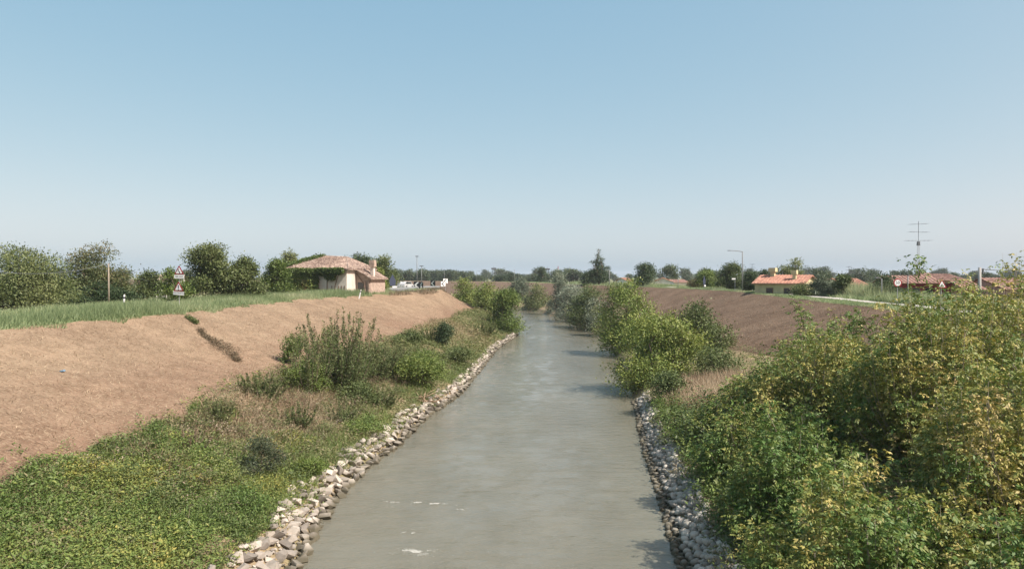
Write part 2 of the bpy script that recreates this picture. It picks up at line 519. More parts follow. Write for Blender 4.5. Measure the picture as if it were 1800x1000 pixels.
def H(x, y):
    x = np.atleast_1d(np.asarray(x, dtype=float)); y = np.atleast_1d(np.asarray(y, dtype=float))
    X, Z = knots(y)
    z = np.zeros_like(x); a = np.zeros_like(x)
    for i in range(len(X) - 1):
        m = (x >= X[i]) & (x <= X[i + 1])
        t = np.clip((x - X[i]) / np.maximum(X[i + 1] - X[i], 1e-6), 0, 1)
        z = np.where(m, Z[i] + (Z[i + 1] - Z[i]) * t, z)
        a = np.where(m, AMP[i] + (AMP[i + 1] - AMP[i]) * t, a)
    return z + bumps(x, y, a)


def h1(x, y):
    return float(H([x], [y])[0])


rows = [-50, -30, -15, 0]
y = 6.0
while y < 4000:
    rows.append(y)
    y += max(0.35, (y - 20) * 0.006) if y < 200 else y * 0.012
rows = np.array(rows)
KX, KZ = knots(rows)


def sheet(name, k0, k1, ns, mat, kind='structure'):
    V = []; cols = []
    for i in range(k0, k1):
        n = ns[i - k0]
        for j in range(n):
            cols.append((i, j / n))
    cols.append((k1 - 1, 1.0))
    X = np.stack([KX[i] + (KX[i + 1] - KX[i]) * t for i, t in cols], 1)
    Z = np.stack([KZ[i] + (KZ[i + 1] - KZ[i]) * t for i, t in cols], 1)
    A = np.array([AMP[i] + (AMP[i + 1] - AMP[i]) * t for i, t in cols])
    Y = np.repeat(rows[:, None], X.shape[1], 1)
    z = Z.ravel() + bumps(X.ravel(), Y.ravel(), np.tile(A, len(rows)))
    V = np.stack([X.ravel(), Y.ravel(), z], 1)
    nc = X.shape[1]; nr = len(rows)
    a = (np.arange(nr - 1)[:, None] * nc + np.arange(nc - 1)[None, :]).ravel()
    F = np.stack([a, a + 1, a + nc + 1, a + nc], 1)
    o = build(name, V, F, mat, smooth=True)
    o['kind'] = kind
    return o


sheet("field", 0, 2, [3, 10], M['plain'])
sheet("dike_crest", 2, 3, [16], M['turf'])
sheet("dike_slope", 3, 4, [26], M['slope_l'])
sheet("riverbank", 4, 6, [22, 5], M['berm'])
sheet("riverbed", 6, 9, [2, 3, 2], M['bed'])
sheet("riverbank", 9, 11, [5, 22], M['berm'])
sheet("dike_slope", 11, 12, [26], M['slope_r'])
sheet("dike_crest", 12, 13, [16], M['turf'])
sheet("field", 13, 15, [10, 3], M['plain'])

# river surface: real ripples near, shading ripples everywhere
wr = []
y = -50.0
while y < 900:
    wr.append(y)
    y += 2.0 if y < 18 else (0.19 + max(0, y - 24) * 0.005 if y < 220 else y * 0.02)
wr = np.array(wr)
nx = 110
wx0 = tv(T_LW, wr) - 0.25; wx1 = tv(T_RW, wr) + 0.25
WX = wx0[:, None] + (wx1 - wx0)[:, None] * np.linspace(0, 1, nx)[None, :]
WY = np.repeat(wr[:, None], nx, 1)
p = np.stack([WX.ravel(), WY.ravel(), np.zeros(WX.size)], 1)
q = p.copy(); q[:, 0] *= 0.7; q[:, 1] *= 1.35
WZ = 0.017 * sn(q, 2.2, 0) + 0.015 * sn(q, 4.1, 1) + 0.011 * sn(q, 7.3, 2) + 0.006 * sn(q, 12.1, 5) + 0.014 * sn(p, 0.9, 3)
WZ *= (0.55 + 0.45 * sn(p, 0.25, 4))
# the standing waves where the whitewater breaks
FOAM = [(-3.3, 25.3, 0.5, 0.28), (-3.75, 27.3, 0.25, 0.14), (-4.35, 30.9, 0.75, 0.10), (-3.15, 30.6, 0.45, 0.10), (-2.1, 30.0, 0.15, 0.08)]
for fx, fy, sx, sy in FOAM:
    WZ += 0.05 * np.exp(-((p[:, 0] - fx) / (sx * 1.6)) ** 2 - ((p[:, 1] - fy) / (sy * 2.5 + 0.1)) ** 2)
V = np.stack([WX.ravel(), WY.ravel(), WZ], 1)
nr = len(wr)
a = (np.arange(nr - 1)[:, None] * nx + np.arange(nx - 1)[None, :]).ravel()
riv = build("river", V, np.stack([a, a + 1, a + nx + 1, a + nx], 1), M['water'], smooth=True)
riv['kind'] = 'structure'

# whitewater: froth flecks lying on the breaking waves
fv = []
for fx, fy, sx, sy in FOAM:
    n = int(2300 * sx * (sy + 0.12) * 4)
    u = RG.normal(size=n) * 0.72; w = RG.normal(size=n) * 0.62 * (0.4 + RG.random(n))
    q_ = np.stack([fx + u * sx, fy + w * (sy + .08) - 0.3 * u * sx * 0.5, np.full(n, 0.0)], 1)
    q_ = q_[sn(q_ * np.array([1, 1.8, 1]), 9.0, 2) + 0.6 * sn(q_, 23.0, 3) > -0.15 + 0.5 * np.hypot(u, w)]
    fv.append(q_)
n = 500
sx_ = RG.uniform(-6.3, 4.0, n); sy_ = 24 + RG.random(n) ** 1.6 * 40
keep = (sn(np.stack([sx_, sy_ * 0.6, np.zeros(n)], 1), 1.1, 5) > 0.3) & (sx_ > tv(T_LW, sy_) + 0.4)
fv.append(np.stack([sx_, sy_, np.zeros(n)], 1)[keep])
C = np.concatenate(fv)
from bisect import bisect
ri = np.clip(np.searchsorted(wr, C[:, 1]), 1, nr - 2)
ci = np.clip(((C[:, 0] - wx0[ri]) / (wx1[ri] - wx0[ri]) * (nx - 1)).astype(int), 0, nx - 1)
C[:, 2] = WZ.reshape(nr, nx)[ri, ci] + 0.012
n = len(C)
ang = RG.uniform(0, 6.28, n); s = RG.uniform(0.003, 0.010, n); s[len(np.concatenate(fv[:-1])):] *= 0.9
Vs = []
for k in range(5):
    t = ang + k * 1.2566
    Vs.append(C + np.stack([np.cos(t) * s * 1.6, np.sin(t) * s, np.zeros(n)], 1))
Vs.append(C + np.stack([np.zeros(n), np.zeros(n), s * 0.8], 1))
V = np.stack(Vs, 1).reshape(-1, 3)
b6 = np.arange(n)[:, None] * 6
F = np.concatenate([b6 + np.array([[k, (k + 1) % 5, 5]]) for k in range(5)])
M['foam'] = flat_mat("white_froth", (0.42, 0.42, 0.38), 0.7)
fo = build("whitewater_foam", V, F, M['foam'])
tag(fo, "white froth flecks breaking on the brown river", None, None, 'stuff')


# ------------------------------------------------------------------ vegetation tools
def unit(a):
    return a / np.maximum(np.linalg.norm(a, axis=1, keepdims=True), 1e-9)


def leaf_geo(p, t, L, W, nrm, fold=0.12):
    """kite leaves: base p, direction t, length L, width W, rough normal nrm"""
    s = unit(np.cross(t, nrm)); nn = np.cross(s, t)
    L = L[:, None]; W = W[:, None]
    v0 = p
    v1 = p + t * L * 0.42 + s * W * 0.5 + nn * L * fold
    v2 = p + t * L
    v3 = p + t * L * 0.42 - s * W * 0.5 + nn * L * fold
    return np.stack([v0, v1, v2, v3], 1).reshape(-1, 3)


def quads(n):
    return np.arange(n * 4).reshape(-1, 4)


def lobes_of(rng, W, D, Hh, n, z0, dome=False, rmin=0.28, rmax=0.45):
    """lobes (cx,cy,cz,rx,ry,rz) filling an ellipsoid W x D x Hh whose bottom is z0"""
    out = []
    for i in range(n):
        d = rng.normal(size=3); d /= np.linalg.norm(d)
        r = rng.random() ** 0.4 * 0.68
        k = rng.uniform(rmin, rmax)
        if dome:
            t = rng.random() ** 1.25
            if i % 3 == 0: t *= 0.12; k *= 0.8
            ph = rng.uniform(0, 6.283); rho = rng.random() ** 0.5 * max(0.0, math.sqrt(1 - 0.85 * t * t) - k * 0.85)
            cz = z0 + Hh * (k * 0.22 + t * (1 - k * 0.75))
            out.append((math.cos(ph) * rho * W / 2, math.sin(ph) * rho * D / 2, cz, k * W / 2, k * D / 2, k * Hh / 2 * rng.uniform(.9, 1.3)))
            continue
        else:
            cz = z0 + Hh / 2 + d[2] * r * Hh / 2
            cz = max(cz, z0 + k * Hh * 0.35)
        out.append((d[0] * r * W / 2, d[1] * r * D / 2, cz, k * W / 2 * rng.uniform(.85, 1.15), k * D / 2, k * Hh / 2 * rng.uniform(.8, 1.1)))
    a_ = np.array(out)
    for ax, (lo, hi) in enumerate(((-W / 2, W / 2), (-D / 2, D / 2), (z0, z0 + Hh))):
        m0 = (a_[:, ax] - a_[:, ax + 3]).min(); m1 = (a_[:, ax] + a_[:, ax + 3]).max()
        k = (hi - lo) / (m1 - m0)
        a_[:, ax] = lo + (a_[:, ax] - m0) * k; a_[:, ax + 3] *= k
    return a_


def crown_geo(rng, lobes, n, size, clump=14, tone0=0.5, tvar=0.2, noise_f=0.8, spread=0.32, up=0.5, droop=0.0, aspect=0.5, topfade=0.0):
    """leaves gathered in twig clumps on and inside the lobes"""
    vol = (lobes[:, 3] * lobes[:, 4]) ** 1.0
    nc = max(1, n // clump)
    li = rng.choice(len(lobes), nc, p=vol / vol.sum())
    d = unit(rng.normal(size=(nc, 3)) + np.array([0, 0, 0.25]))
    rr = 1.0 - rng.random(nc) ** 1.7 * 0.75
    rr *= 1 + 0.09 * rng.normal(size=nc) * (rng.random(nc) < 0.4)
    cc = lobes[li, :3] + d * lobes[li, 3:6] * rr[:, None]
    ci = np.repeat(np.arange(nc), clump)
    m = len(ci)
    sp = spread * np.repeat(rng.uniform(0.6, 1.3, nc), clump)[:, None]
    p = cc[ci] + rng.normal(size=(m, 3)) * sp * np.array([1, 1, 0.7])
    out = unit(d[ci] * 0.8 + rng.normal(size=(m, 3)) * 0.8 + np.array([0, 0, -droop]))
    nrm = unit(d[ci] * 0.5 + np.array([0, 0, up]) + rng.normal(size=(m, 3)) * 0.45)
    L = size * rng.uniform(0.7, 1.3, m); W = L * aspect
    V = leaf_geo(p, out, L, W, nrm)
    tone = tone0 + tvar * sn(cc, noise_f, 1)[ci] + 0.10 * rng.normal(size=nc)[ci] + 0.07 * rng.normal(size=m)
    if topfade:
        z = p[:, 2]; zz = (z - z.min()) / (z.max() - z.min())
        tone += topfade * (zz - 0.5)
    return V, np.clip(tone, 0.01, 0.99), cc


def limbs(mb, rng, base, lobes, r0, fork_z, bend=0.12, n=6):
    fork = np.array([base[0] * 0.5, base[1] * 0.5, fork_z])
    mb.tube([base, base * 0.5 + fork * 0.5 + rng.normal(size=3) * 0.06 * r0 * 4, fork], [r0 * 1.25, r0, r0 * 0.85], 8)
    for l in lobes:
        e = np.array(l[:3]) + np.array([0, 0, l[5] * 0.4])
        mid = fork * 0.5 + e * 0.5 + rng.normal(size=3) * np.linalg.norm(e - fork) * bend
        mb.tube([fork - np.array([0, 0, r0]), mid, e], [r0 * 0.6, r0 * 0.35, r0 * 0.12], n)


def make_tree(name, loc, label, cat, group, mat, W, Hh, z0, n, size, nl=14, D=None, trunk_r=0.2, seed=1, bark='bark', lobes=None, clump=14, dome=False, **kw):
    """root at the foot of the trunk; crown spans W wide, from z0 to z0+Hh above the foot"""
    rng = np.random.default_rng(seed)
    root = empty(name, loc, label, cat, group)
    D = D or W
    lb = lobes_of(rng, W, D, Hh, nl, z0, dome) if lobes is None else np.array(lobes, dtype=float)
    V, tone, cc = crown_geo(rng, lb, n, size, clump=clump, **kw)
    build("crown" if cat == 'tree' else "foliage", V, quads(len(V) // 4), mat, root, tone)
    mb = MB()
    limbs(mb, rng, np.array([0.0, 0.0, -0.3]), lb[:10], trunk_r, max(0.25, z0 + 0.12 * Hh))
    mb.make("trunk" if cat == 'tree' else "stem", M[bark], root, True)
    return root


def blades(name, pts, h, w, mat, tone, lean=0.35, seed=3, bend=0.4, label=None, kind='stuff', parent=None):
    rng = np.random.default_rng(seed)
    n = len(pts)
    a = rng.uniform(0, 6.28, n)
    side = np.stack([np.cos(a), np.sin(a), np.zeros(n)], 1)
    l = rng.normal(size=(n, 2)) * lean
    d = unit(np.stack([l[:, 0], l[:, 1], np.ones(n)], 1))
    tip = pts + d * h[:, None] + np.stack([l[:, 0], l[:, 1], -np.abs(l[:, 0])], 1) * (h * bend)[:, None]
    w = w[:, None] if hasattr(w, '__len__') else w
    V = np.stack([pts - side * w * .62, pts + side * w * .62, tip], 1).reshape(-1, 3)
    o = build(name, V, np.arange(n * 3).reshape(-1, 3), mat, parent, tone)
    if kind: o['kind'] = kind
    if label: o['label'] = label
    return o


def ground_pts(n, x0, x1, y0, y1, rng, power=1.0, keep=None):
    y = y0 + (y1 - y0) * rng.random(n) ** power
    fx0 = x0(y) if callable(x0) else x0; fx1 = x1(y) if callable(x1) else x1
    x = fx0 + (fx1 - fx0) * rng.random(n)
    z = H(x, y)
    p = np.stack([x, y, z], 1)
    if keep is not None: p = p[keep(p)]
    return p


def weed_leaves(name, base, hgt, leafL, mat, tone, label, seed=5, per=12, spread=0.18, aspect=0.45, kind='stuff', up=0.6):
    """little plants: a column of leaves over each base point"""
    rng = np.random.default_rng(seed)
    n = len(base)
    ci = np.repeat(np.arange(n), per); m = len(ci)
    t = rng.random(m) ** 0.8
    hh = hgt[ci] * t
    sp = spread * (1.1 - 0.55 * t)
    p = base[ci] + np.stack([rng.normal(size=m) * sp, rng.normal(size=m) * sp, hh], 1)
    d = unit(np.stack([rng.normal(size=m), rng.normal(size=m), rng.normal(size=m) * 0.4 + 0.25], 1))
    nrm = unit(np.stack([rng.normal(size=m) * 0.4, rng.normal(size=m) * 0.4, np.full(m, up + 0.3)], 1))
    L = leafL * rng.uniform(0.5, 1.5, m) * rng.uniform(.7, 1.3, n)[ci]
    V = leaf_geo(p, d, L, L * aspect, nrm)
    tn = np.clip(tone[ci] + 0.09 * rng.normal(size=m), 0.01, 0.99)
    o = build(name, V, quads(m), mat, None, tn)
    o['kind'] = kind; o['label'] = label
    return o


# ------------------------------------------------------------------ stone revetments
def hull_mesh(name, pts, smooth=False):
    bm = bmesh.new()
    for q_ in pts: bm.verts.new(q_)
    r = bmesh.ops.convex_hull(bm, input=bm.verts)
    junk = [v for v in bm.verts if not v.link_faces]
    bmesh.ops.delete(bm, geom=junk, context='VERTS')
    me = bpy.data.meshes.new(name)
    bm.to_mesh(me); bm.free()
    if smooth:
        for p_ in me.polygons: p_.use_smooth = True
    return me


def rock_protos(seed, n, rounded, mat):
    rng = np.random.default_rng(seed); out = []
    for i in range(n):
        if rounded:
            k = 24
            ii = np.arange(k) + 0.5
            ph = np.arccos(1 - 2 * ii / k); th = math.pi * (1 + 5 ** .5) * ii
            d = np.stack([np.cos(th) * np.sin(ph), np.sin(th) * np.sin(ph), np.cos(ph)], 1)
            d *= (1 + 0.06 * rng.normal(size=(k, 1)))
            pts = d * np.array([1, rng.uniform(.7, .95), rng.uniform(.5, .75)]) * 0.5
        else:
            d = unit(rng.normal(size=(15, 3)))
            pts = np.clip(d * 0.62, -0.46, 0.46) * np.array([1, rng.uniform(.6, .95), rng.uniform(.42, .7)])
        me = hull_mesh("stone", pts, rounded)
        me.materials.append(mat)
        out.append(me)
    return out


def revetment(side, label, seed, mat, rounded, smin, smax, yend, nmax=300):
    rng = np.random.default_rng(seed)
    cx = -8.5 if side < 0 else 7.0
    root = empty("stone_revetment", (cx, 24, 0), label, "revetment")
    protos = rock_protos(seed, 10, rounded, mat)
    # dart throwing along the band, near to far
    cand = []
    n = 26000
    ys = 15 + (yend - 15) * rng.random(n) ** 1.4
    tt = rng.random(n)
    s = smin + (smax - smin) * rng.random(n) ** 2.2
    edge = tv(T_LW if side < 0 else T_RW, ys)
    wid = (WID_L(ys) if side < 0 else WID_R(ys)) * (1 + 0.14 * np.sin(ys * 0.7) + 0.10 * np.sin(ys * 1.9 + 1))
    xs = edge + side * (tt * (wid + 0.25) - 0.25) if side > 0 else edge - (tt * (wid + 0.25) - 0.25)
    order = np.argsort(-s)
    grid = {}; placed = []
    for i in order:
        g = (int(xs[i] // 0.8), int(ys[i] // 0.8)); ok = True
        for a_ in (-1, 0, 1):
            for b_ in (-1, 0, 1):
                for j in grid.get((g[0] + a_, g[1] + b_), ()):
                    if (xs[i] - xs[j]) ** 2 + (ys[i] - ys[j]) ** 2 < (0.39 * (s[i] + s[j])) ** 2:
                        ok = False; break
                if not ok: break
            if not ok: break
        if ok:
            grid.setdefault(g, []).append(i); placed.append(i)
    placed = np.array(placed)
    vis = placed[ys[placed] > 22.5]
    app = s[vis] / ys[vis]
    first = set(vis[np.argsort(-app)[:nmax]].tolist())
    zs = H(xs, ys)
    MV = []; MF = []; nb = 0
    for i in placed:
        me = protos[int(rng.integers(len(protos)))]
        rot = Matrix.Rotation(rng.uniform(0, 6.28), 4, 'Z') @ Matrix.Rotation(rng.normal() * 0.35, 4, 'X') @ Matrix.Rotation(rng.normal() * 0.35 , 4, 'Y')
        sc = s[i] * 1.12
        loc = Vector((xs[i], ys[i], max(zs[i], -0.05) + s[i] * 0.16 + rng.uniform(0, .05)))
        if i in first:
            o = bpy.data.objects.new("stone", me)
            COL.objects.link(o)
            o.parent = root
            o.location = loc - root.location
            o.rotation_euler = rot.to_euler(); o.scale = (sc, sc, sc)
        else:
            mt = Matrix.Translation(loc - root.location) @ rot @ Matrix.Scale(sc, 4)
            MV += [tuple(mt @ v.co) for v in me.vertices]
            MF += [tuple(v + nb for v in p_.vertices) for p_ in me.polygons]
            nb += len(me.vertices)
    # small broken pieces wedged between
    k = 2000
    tiny = rock_protos(seed + 50, 4, False, mat)
    for me in tiny:
        bm = bmesh.new(); bm.from_mesh(me); vs_ = list(bm.verts)[::2]
        pts_ = [v.co.copy() for v in vs_]; bm.free()
        m2_ = hull_mesh('pebble', pts_); me.clear_geometry(); me.from_pydata([tuple(v.co) for v in m2_.vertices], [], [tuple(p_.vertices) for p_ in m2_.polygons])
    yy = 17 + (yend - 17) * rng.random(k) ** 1.2; t2 = rng.random(k)
    e2 = tv(T_LW if side < 0 else T_RW, yy)
    xx = e2 + (t2 * 1.1 * (WID_L(yy) if side < 0 else WID_R(yy)) - 0.1) * (1 if side > 0 else -1)
    z2 = H(xx, yy)
    for i in range(k):
        me = tiny[int(rng.integers(len(tiny)))]
        sz = rng.uniform(0.08, 0.2)
        mt = Matrix.Translation(Vector((xx[i], yy[i], max(z2[i], -0.03) + 0.04)) - root.location) @ Matrix.Rotation(rng.uniform(0, 6.28), 4, 'Z') @ Matrix.Scale(sz, 4)
        MV += [tuple(mt @ v.co) for v in me.vertices]
        MF += [tuple(v + nb for v in p_.vertices) for p_ in me.polygons]
        nb += len(me.vertices)
    mesh = bpy.data.meshes.new("rubble"); mesh.from_pydata(MV, [], MF); mesh.materials.append(mat)
    if rounded:
        mesh.polygons.foreach_set("use_smooth", np.ones(len(mesh.polygons), dtype=bool))
    ro = bpy.data.objects.new("rubble", mesh); COL.objects.link(ro); ro.parent = root; ro['kind'] = 'stuff'
    return root


revetment(-1, "band of angular pale broken stones along the water below the grassy bank", 11, M['stone_l'], False, 0.11, 0.52, 125)
revetment(1, "band of rounded grey stones at the water's edge under the maples", 12, M['stone_r'], True, 0.13, 0.36, 56)

# ------------------------------------------------------------------ roads and path on the dikes
def strip(name, fx, half, y0, y1, step, mat, lift=0.03):
    ys = np.arange(y0, y1, step); L_ = []
    for t in (-1, -0.5, 0, 0.5, 1):
        x = fx(ys) + t * half
        L_.append(np.stack([x, ys, H(x, ys)], 1))
    A = np.stack(L_, 1)
    zm = A[:, :, 2].max(1, keepdims=True)
    A[:, :, 2] = zm + lift
    V = A.reshape(-1, 3); nc = 5
    a = (np.arange(len(ys) - 1)[:, None] * nc + np.arange(nc - 1)[None, :]).ravel()
    o = build(name, V, np.stack([a, a + 1, a + nc + 1, a + nc], 1), mat, smooth=True)
    o['kind'] = 'structure'
    return o


strip("road", lambda y: tv(T_LC, y) - 8.5, 3.0, -40, 230, 1.5, M['asphalt'])
strip("path", lambda y: tv(T_RC, y) + 5.0, 1.0, -40, 262, 1.5, M['path'])

# ------------------------------------------------------------------ grass and weeds
rg = np.random.default_rng(21)
lc = lambda y: tv(T_LC, y); lt = lambda y: tv(T_LT, y); lw = lambda y: tv(T_LW, y)
rc = lambda y: tv(T_RC, y); rt = lambda y: tv(T_RT, y); rw = lambda y: tv(T_RW, y)

# tall grass on the left dike crest
pt = ground_pts(90000, lambda y: lc(y) - 7.5 + 0 * y, lambda y: lc(y) + 0.25 + 0.35 * np.sin(y * 0.9) + 0.2 * np.sin(y * 2.3), 30, 118, rg)
nz = sn(pt, 0.35, 2); dd = (lc(pt[:, 1]) - pt[:, 0])
hh = (0.55 + 0.22 * nz) * rg.uniform(0.6, 1.3, len(pt)) * np.clip(0.35 + dd * 0.55, 0.3, 1.0) * 1.45
blades("tall_grass", pt, hh, 0.045, G['grass'], np.clip(0.45 + 0.25 * sn(pt, 0.8, 3) + 0.12 * rg.normal(size=len(pt)), 0, 1), seed=31, label="tall unmown green grass along the crest of the dike")
pt = ground_pts(16000, lambda y: lc(y) - 15, lambda y: lc(y) - 12, 40, 150, rg)
blades("roadside_grass", pt, rg.uniform(0.3, 0.8, len(pt)), 0.05, G['grass'], np.clip(0.5 + 0.15 * rg.normal(size=len(pt)), 0, 1), seed=32, label="grass on the far side of the dike road")
# dry tufts by the guardrail
pt = ground_pts(5000, lambda y: lc(y) - 1.6, lambda y: lc(y) + 0.9, 112, 150, rg, keep=lambda p_: sn(p_, 1.6, 4) > 0.0)
blades("dry_grass_tufts", pt, rg.uniform(0.25, 0.75, len(pt)), 0.05, G['dead'], np.clip(0.35 + 0.2 * rg.normal(size=len(pt)), 0, 1), seed=33, label="dry brown grass tufts below the guardrail")
# straw litter on the slopes
pt = ground_pts(48000, lc, lt, 20, 150, rg, 1.5)
blades("mown_straw", pt + np.array([0, 0, 0.01]), rg.uniform(0.08, 0.26, len(pt)), 0.022, G['straw'], np.clip(0.55 + 0.2 * sn(pt, 0.6, 2) + 0.22 * rg.normal(size=len(pt)), 0, 1), lean=1.6, seed=34, bend=0.1, label="mown dry straw lying on the sunny dike slope")
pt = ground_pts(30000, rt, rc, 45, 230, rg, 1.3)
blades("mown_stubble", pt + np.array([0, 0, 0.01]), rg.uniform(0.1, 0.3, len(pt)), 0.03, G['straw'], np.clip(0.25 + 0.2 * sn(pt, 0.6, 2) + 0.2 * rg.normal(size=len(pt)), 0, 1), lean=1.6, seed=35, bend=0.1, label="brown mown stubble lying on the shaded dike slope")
# grass on the right crest
pt = ground_pts(40000, lambda y: rc(y) - 0.3, lambda y: rc(y) + 3.6, 60, 262, rg)
blades("short_grass", pt, rg.uniform(0.12, 0.3, len(pt)) * (1 + 0.4 * sn(pt, 0.4, 1)), 0.05, G['grass'], np.clip(0.5 + 0.2 * sn(pt, 0.7, 2) + 0.12 * rg.normal(size=len(pt)), 0, 1), seed=36, label="short green grass between the slope and the pale path")
pt = ground_pts(50000, lambda y: rc(y) + 6.3, lambda y: rc(y) + 15, 60, 262, rg)
hh = rg.uniform(0.3, 0.75, len(pt)) * (1 + 0.45 * sn(pt, 0.3, 1))
blades("long_grass", pt, hh, 0.06, G['grass'], np.clip(0.5 + 0.2 * sn(pt, 0.5, 2) + 0.14 * rg.normal(size=len(pt)), 0, 1), seed=37, label="long grass behind the pale path on the dike")

# leafy ground cover near the camera on the left bank
def ctr(p_): return sn(p_, 0.45, 0)
NP = 12500
pt = ground_pts(NP, lambda y: lt(y) - 0.1 + 0.25 * np.sin(y * 1.7), lambda y: lw(y) - 2.4, 12.5, 37, rg, 1.0, keep=lambda p_: (p_[:, 0] < -9.4 - (p_[:, 1] - 24) * 0.38 + 0.8 * sn(p_, 0.8, 2)) | (sn(p_, 0.9, 3) > 0.5))
hh = 0.16 + 0.22 * np.clip(0.5 + 0.6 * ctr(pt) + 0.3 * sn(pt, 1.7, 1), 0, 1.3)
tn = np.clip(0.42 + 0.22 * sn(pt, 0.9, 4) + 0.12 * rg.normal(size=len(pt)) + 0.25 * (sn(pt, 2.5, 5) > 0.75), 0, 1)
weed_leaves("ground_cover", pt, hh * (1 + .5 * sn(pt, 1.3, 0)), 0.092, G['cover'], tn, "bright leafy green ground cover carpeting the near bank", seed=41, per=12, spread=0.15)

pt = ground_pts(2600, lambda y: lw(y) - 5.2, lambda y: lw(y) - WID_L(y) + .15, 13, 32, rg)
weed_leaves("ground_cover", pt, 0.15 + .35 * rg.random(len(pt)), 0.085, G['cover'], np.clip(0.35 + 0.25 * sn(pt, 1.1, 4) + 0.12 * rg.normal(size=len(pt)), 0, 1), "fresh green herbs between the leafy carpet and the stones", seed=53, per=13, spread=0.15)

pt = ground_pts(5200, lambda y: lt(y) + .1, lambda y: lw(y) - WID_L(y) - .2, 13, 36, rg, keep=lambda p_: sn(p_, 1.0, 5) > -.2)
blades("grass_tufts", pt, rg.uniform(0.25, 0.6, len(pt)), 0.022, G['grass'], np.clip(0.35 + 0.25 * rg.normal(size=len(pt)), 0, 1), lean=0.6, seed=58, label="grass blades standing out of the leafy carpet")
pt = ground_pts(2600, lambda y: lt(y) + .1, lambda y: lw(y) - WID_L(y) - .2, 13, 36, rg, keep=lambda p_: sn(p_, 1.3, 1) > .1)
blades("dead_stems", pt, rg.uniform(0.25, 0.7, len(pt)), 0.018, G['dead'], np.clip(0.6 + 0.25 * rg.normal(size=len(pt)), 0, 1), lean=0.7, seed=59, label="dead pale stems poking out of the leafy carpet")

# mixed weeds over the whole left berm
pt = ground_pts(8000, lambda y: lt(y) + 0.1 + 0.3 * np.sin(y * 1.3), lambda y: lw(y) - WID_L(y) + .1, 14, 75, rg, 1.25)
hh = 0.18 + 0.38 * np.clip(0.5 + 0.6 * sn(pt, 0.55, 3) + 0.4 * sn(pt, 1.3, 4), 0, 1.5)
dry = sn(pt, 0.42, 5) + 0.4 * sn(pt, 1.4, 0)
tn = np.clip(0.45 + 0.24 * dry + 0.22 * np.exp(-((pt[:, 1] - 42) / 13) ** 2) * (lw(pt[:, 1]) - pt[:, 0] > 3.4) + 0.12 * rg.normal(size=len(pt)), 0, 1)
weed_leaves("bank_weeds", pt, hh, 0.125, G['weeds'], tn, "mixed green and dry weeds over the sloping bank", seed=42, per=12, spread=0.17, aspect=0.32)
pt = ground_pts(6000, lambda y: lt(y), lambda y: lw(y) - WID_L(y) + .1, 68, 150, rg, 1.1)
hh = 0.25 + 0.9 * np.clip(0.35 + 0.6 * sn(pt, 0.5, 3) + .3 * sn(pt, 1.5, 1), 0, 1.3)
weed_leaves("bank_weeds", pt, hh, 0.19, G['weeds'], np.clip(0.42 + 0.22 * sn(pt, 0.35, 5) + 0.1 * rg.normal(size=len(pt)), 0, 1), "green and straw-coloured weeds on the narrowing far bank", seed=43, per=10, spread=0.28, aspect=0.35)
# upright dry stalks
pt = ground_pts(13000, lambda y: lt(y) + 0.2, lambda y: lw(y) - 2.4, 26, 62, rg, 1.0, keep=lambda p_: (sn(p_, 0.5, 5) + 0.5 * sn(p_, 1.5, 1) > -0.05))
blades("dry_stalks", pt, rg.uniform(0.35, 0.95, len(pt)), 0.022, G['dead'], np.clip(0.5 + 0.25 * sn(pt, 1.0, 0) + 0.2 * rg.normal(size=len(pt)), 0, 1), lean=0.75, seed=44, label="dead grey-brown stalks standing among the weeds")
pt = ground_pts(330, lambda y: lt(y) + 0.2, lambda y: lw(y) - 2.2, 24, 78, rg, 1.1)
weed_leaves("weed_clumps", pt, rg.uniform(.35, 1.1, len(pt)), .085, G['mid'], np.clip(.6 + .25 * sn(pt, .7, 1) + .12 * rg.normal(size=len(pt)), 0, 1), "scattered dark leafy weed clumps among the dry stalks", seed=51, per=110, spread=.34, aspect=.4)
pt = ground_pts(240, lambda y: lt(y) + 0.2, lambda y: lw(y) - 1.8, 24, 70, rg, 1.0)
weed_leaves("dry_weed_clumps", pt, rg.uniform(.3, .9, len(pt)), .08, G['dead'], np.clip(.6 + .25 * sn(pt, .9, 2) + .12 * rg.normal(size=len(pt)), 0, 1), "scattered pinkish dry seed-head clumps on the bank", seed=52, per=80, spread=.32, aspect=.3)
pt = ground_pts(26000, lambda y: lt(y) + 0.1, lambda y: lw(y) - 2.3, 27, 66, rg, 1.0, keep=lambda p_: (sn(p_, 0.75, 3) + 0.5 * sn(p_, 2.1, 2) > 0.35))
blades("dry_grass", pt, rg.uniform(0.3, 0.8, len(pt)), 0.035, G['straw'], np.clip(0.55 + 0.3 * sn(pt, 1.0, 0) + 0.2 * rg.normal(size=len(pt)), 0, 1), lean=0.9, seed=49, label="patches of pinkish tan dry grass on the left bank")
# grassy fringe above the stones
pt = ground_pts(22000, lambda y: lw(y) - 3.4, lambda y: lw(y) - WID_L(y) + .35 + 0.3 * np.sin(y * 1.1), 24, 110, rg, 1.3, keep=lambda p_: sn(p_, 0.8, 2) > -0.35)
blades("fringe_grass", pt, rg.uniform(0.25, 0.7, len(pt)), 0.028, G['cover'], np.clip(0.35 + 0.25 * sn(pt, 0.7, 0) + 0.1 * rg.normal(size=len(pt)), 0, 1), lean=0.5, seed=45, label="green grass fringe just above the pale broken stones")
pt = ground_pts(330, lambda y: lw(y) - WID_L(y) * 1.05, lambda y: lw(y) - .35, 20, 90, rg, keep=lambda p_: sn(p_, 1.1, 0) > -.2)
weed_leaves("stone_weeds", pt, .2 + .3 * rg.random(len(pt)), .08, G['cover'], np.clip(.4 + .2 * rg.normal(size=len(pt)), 0, 1), "weeds growing out between the pale broken stones", seed=54, per=34, spread=.17)
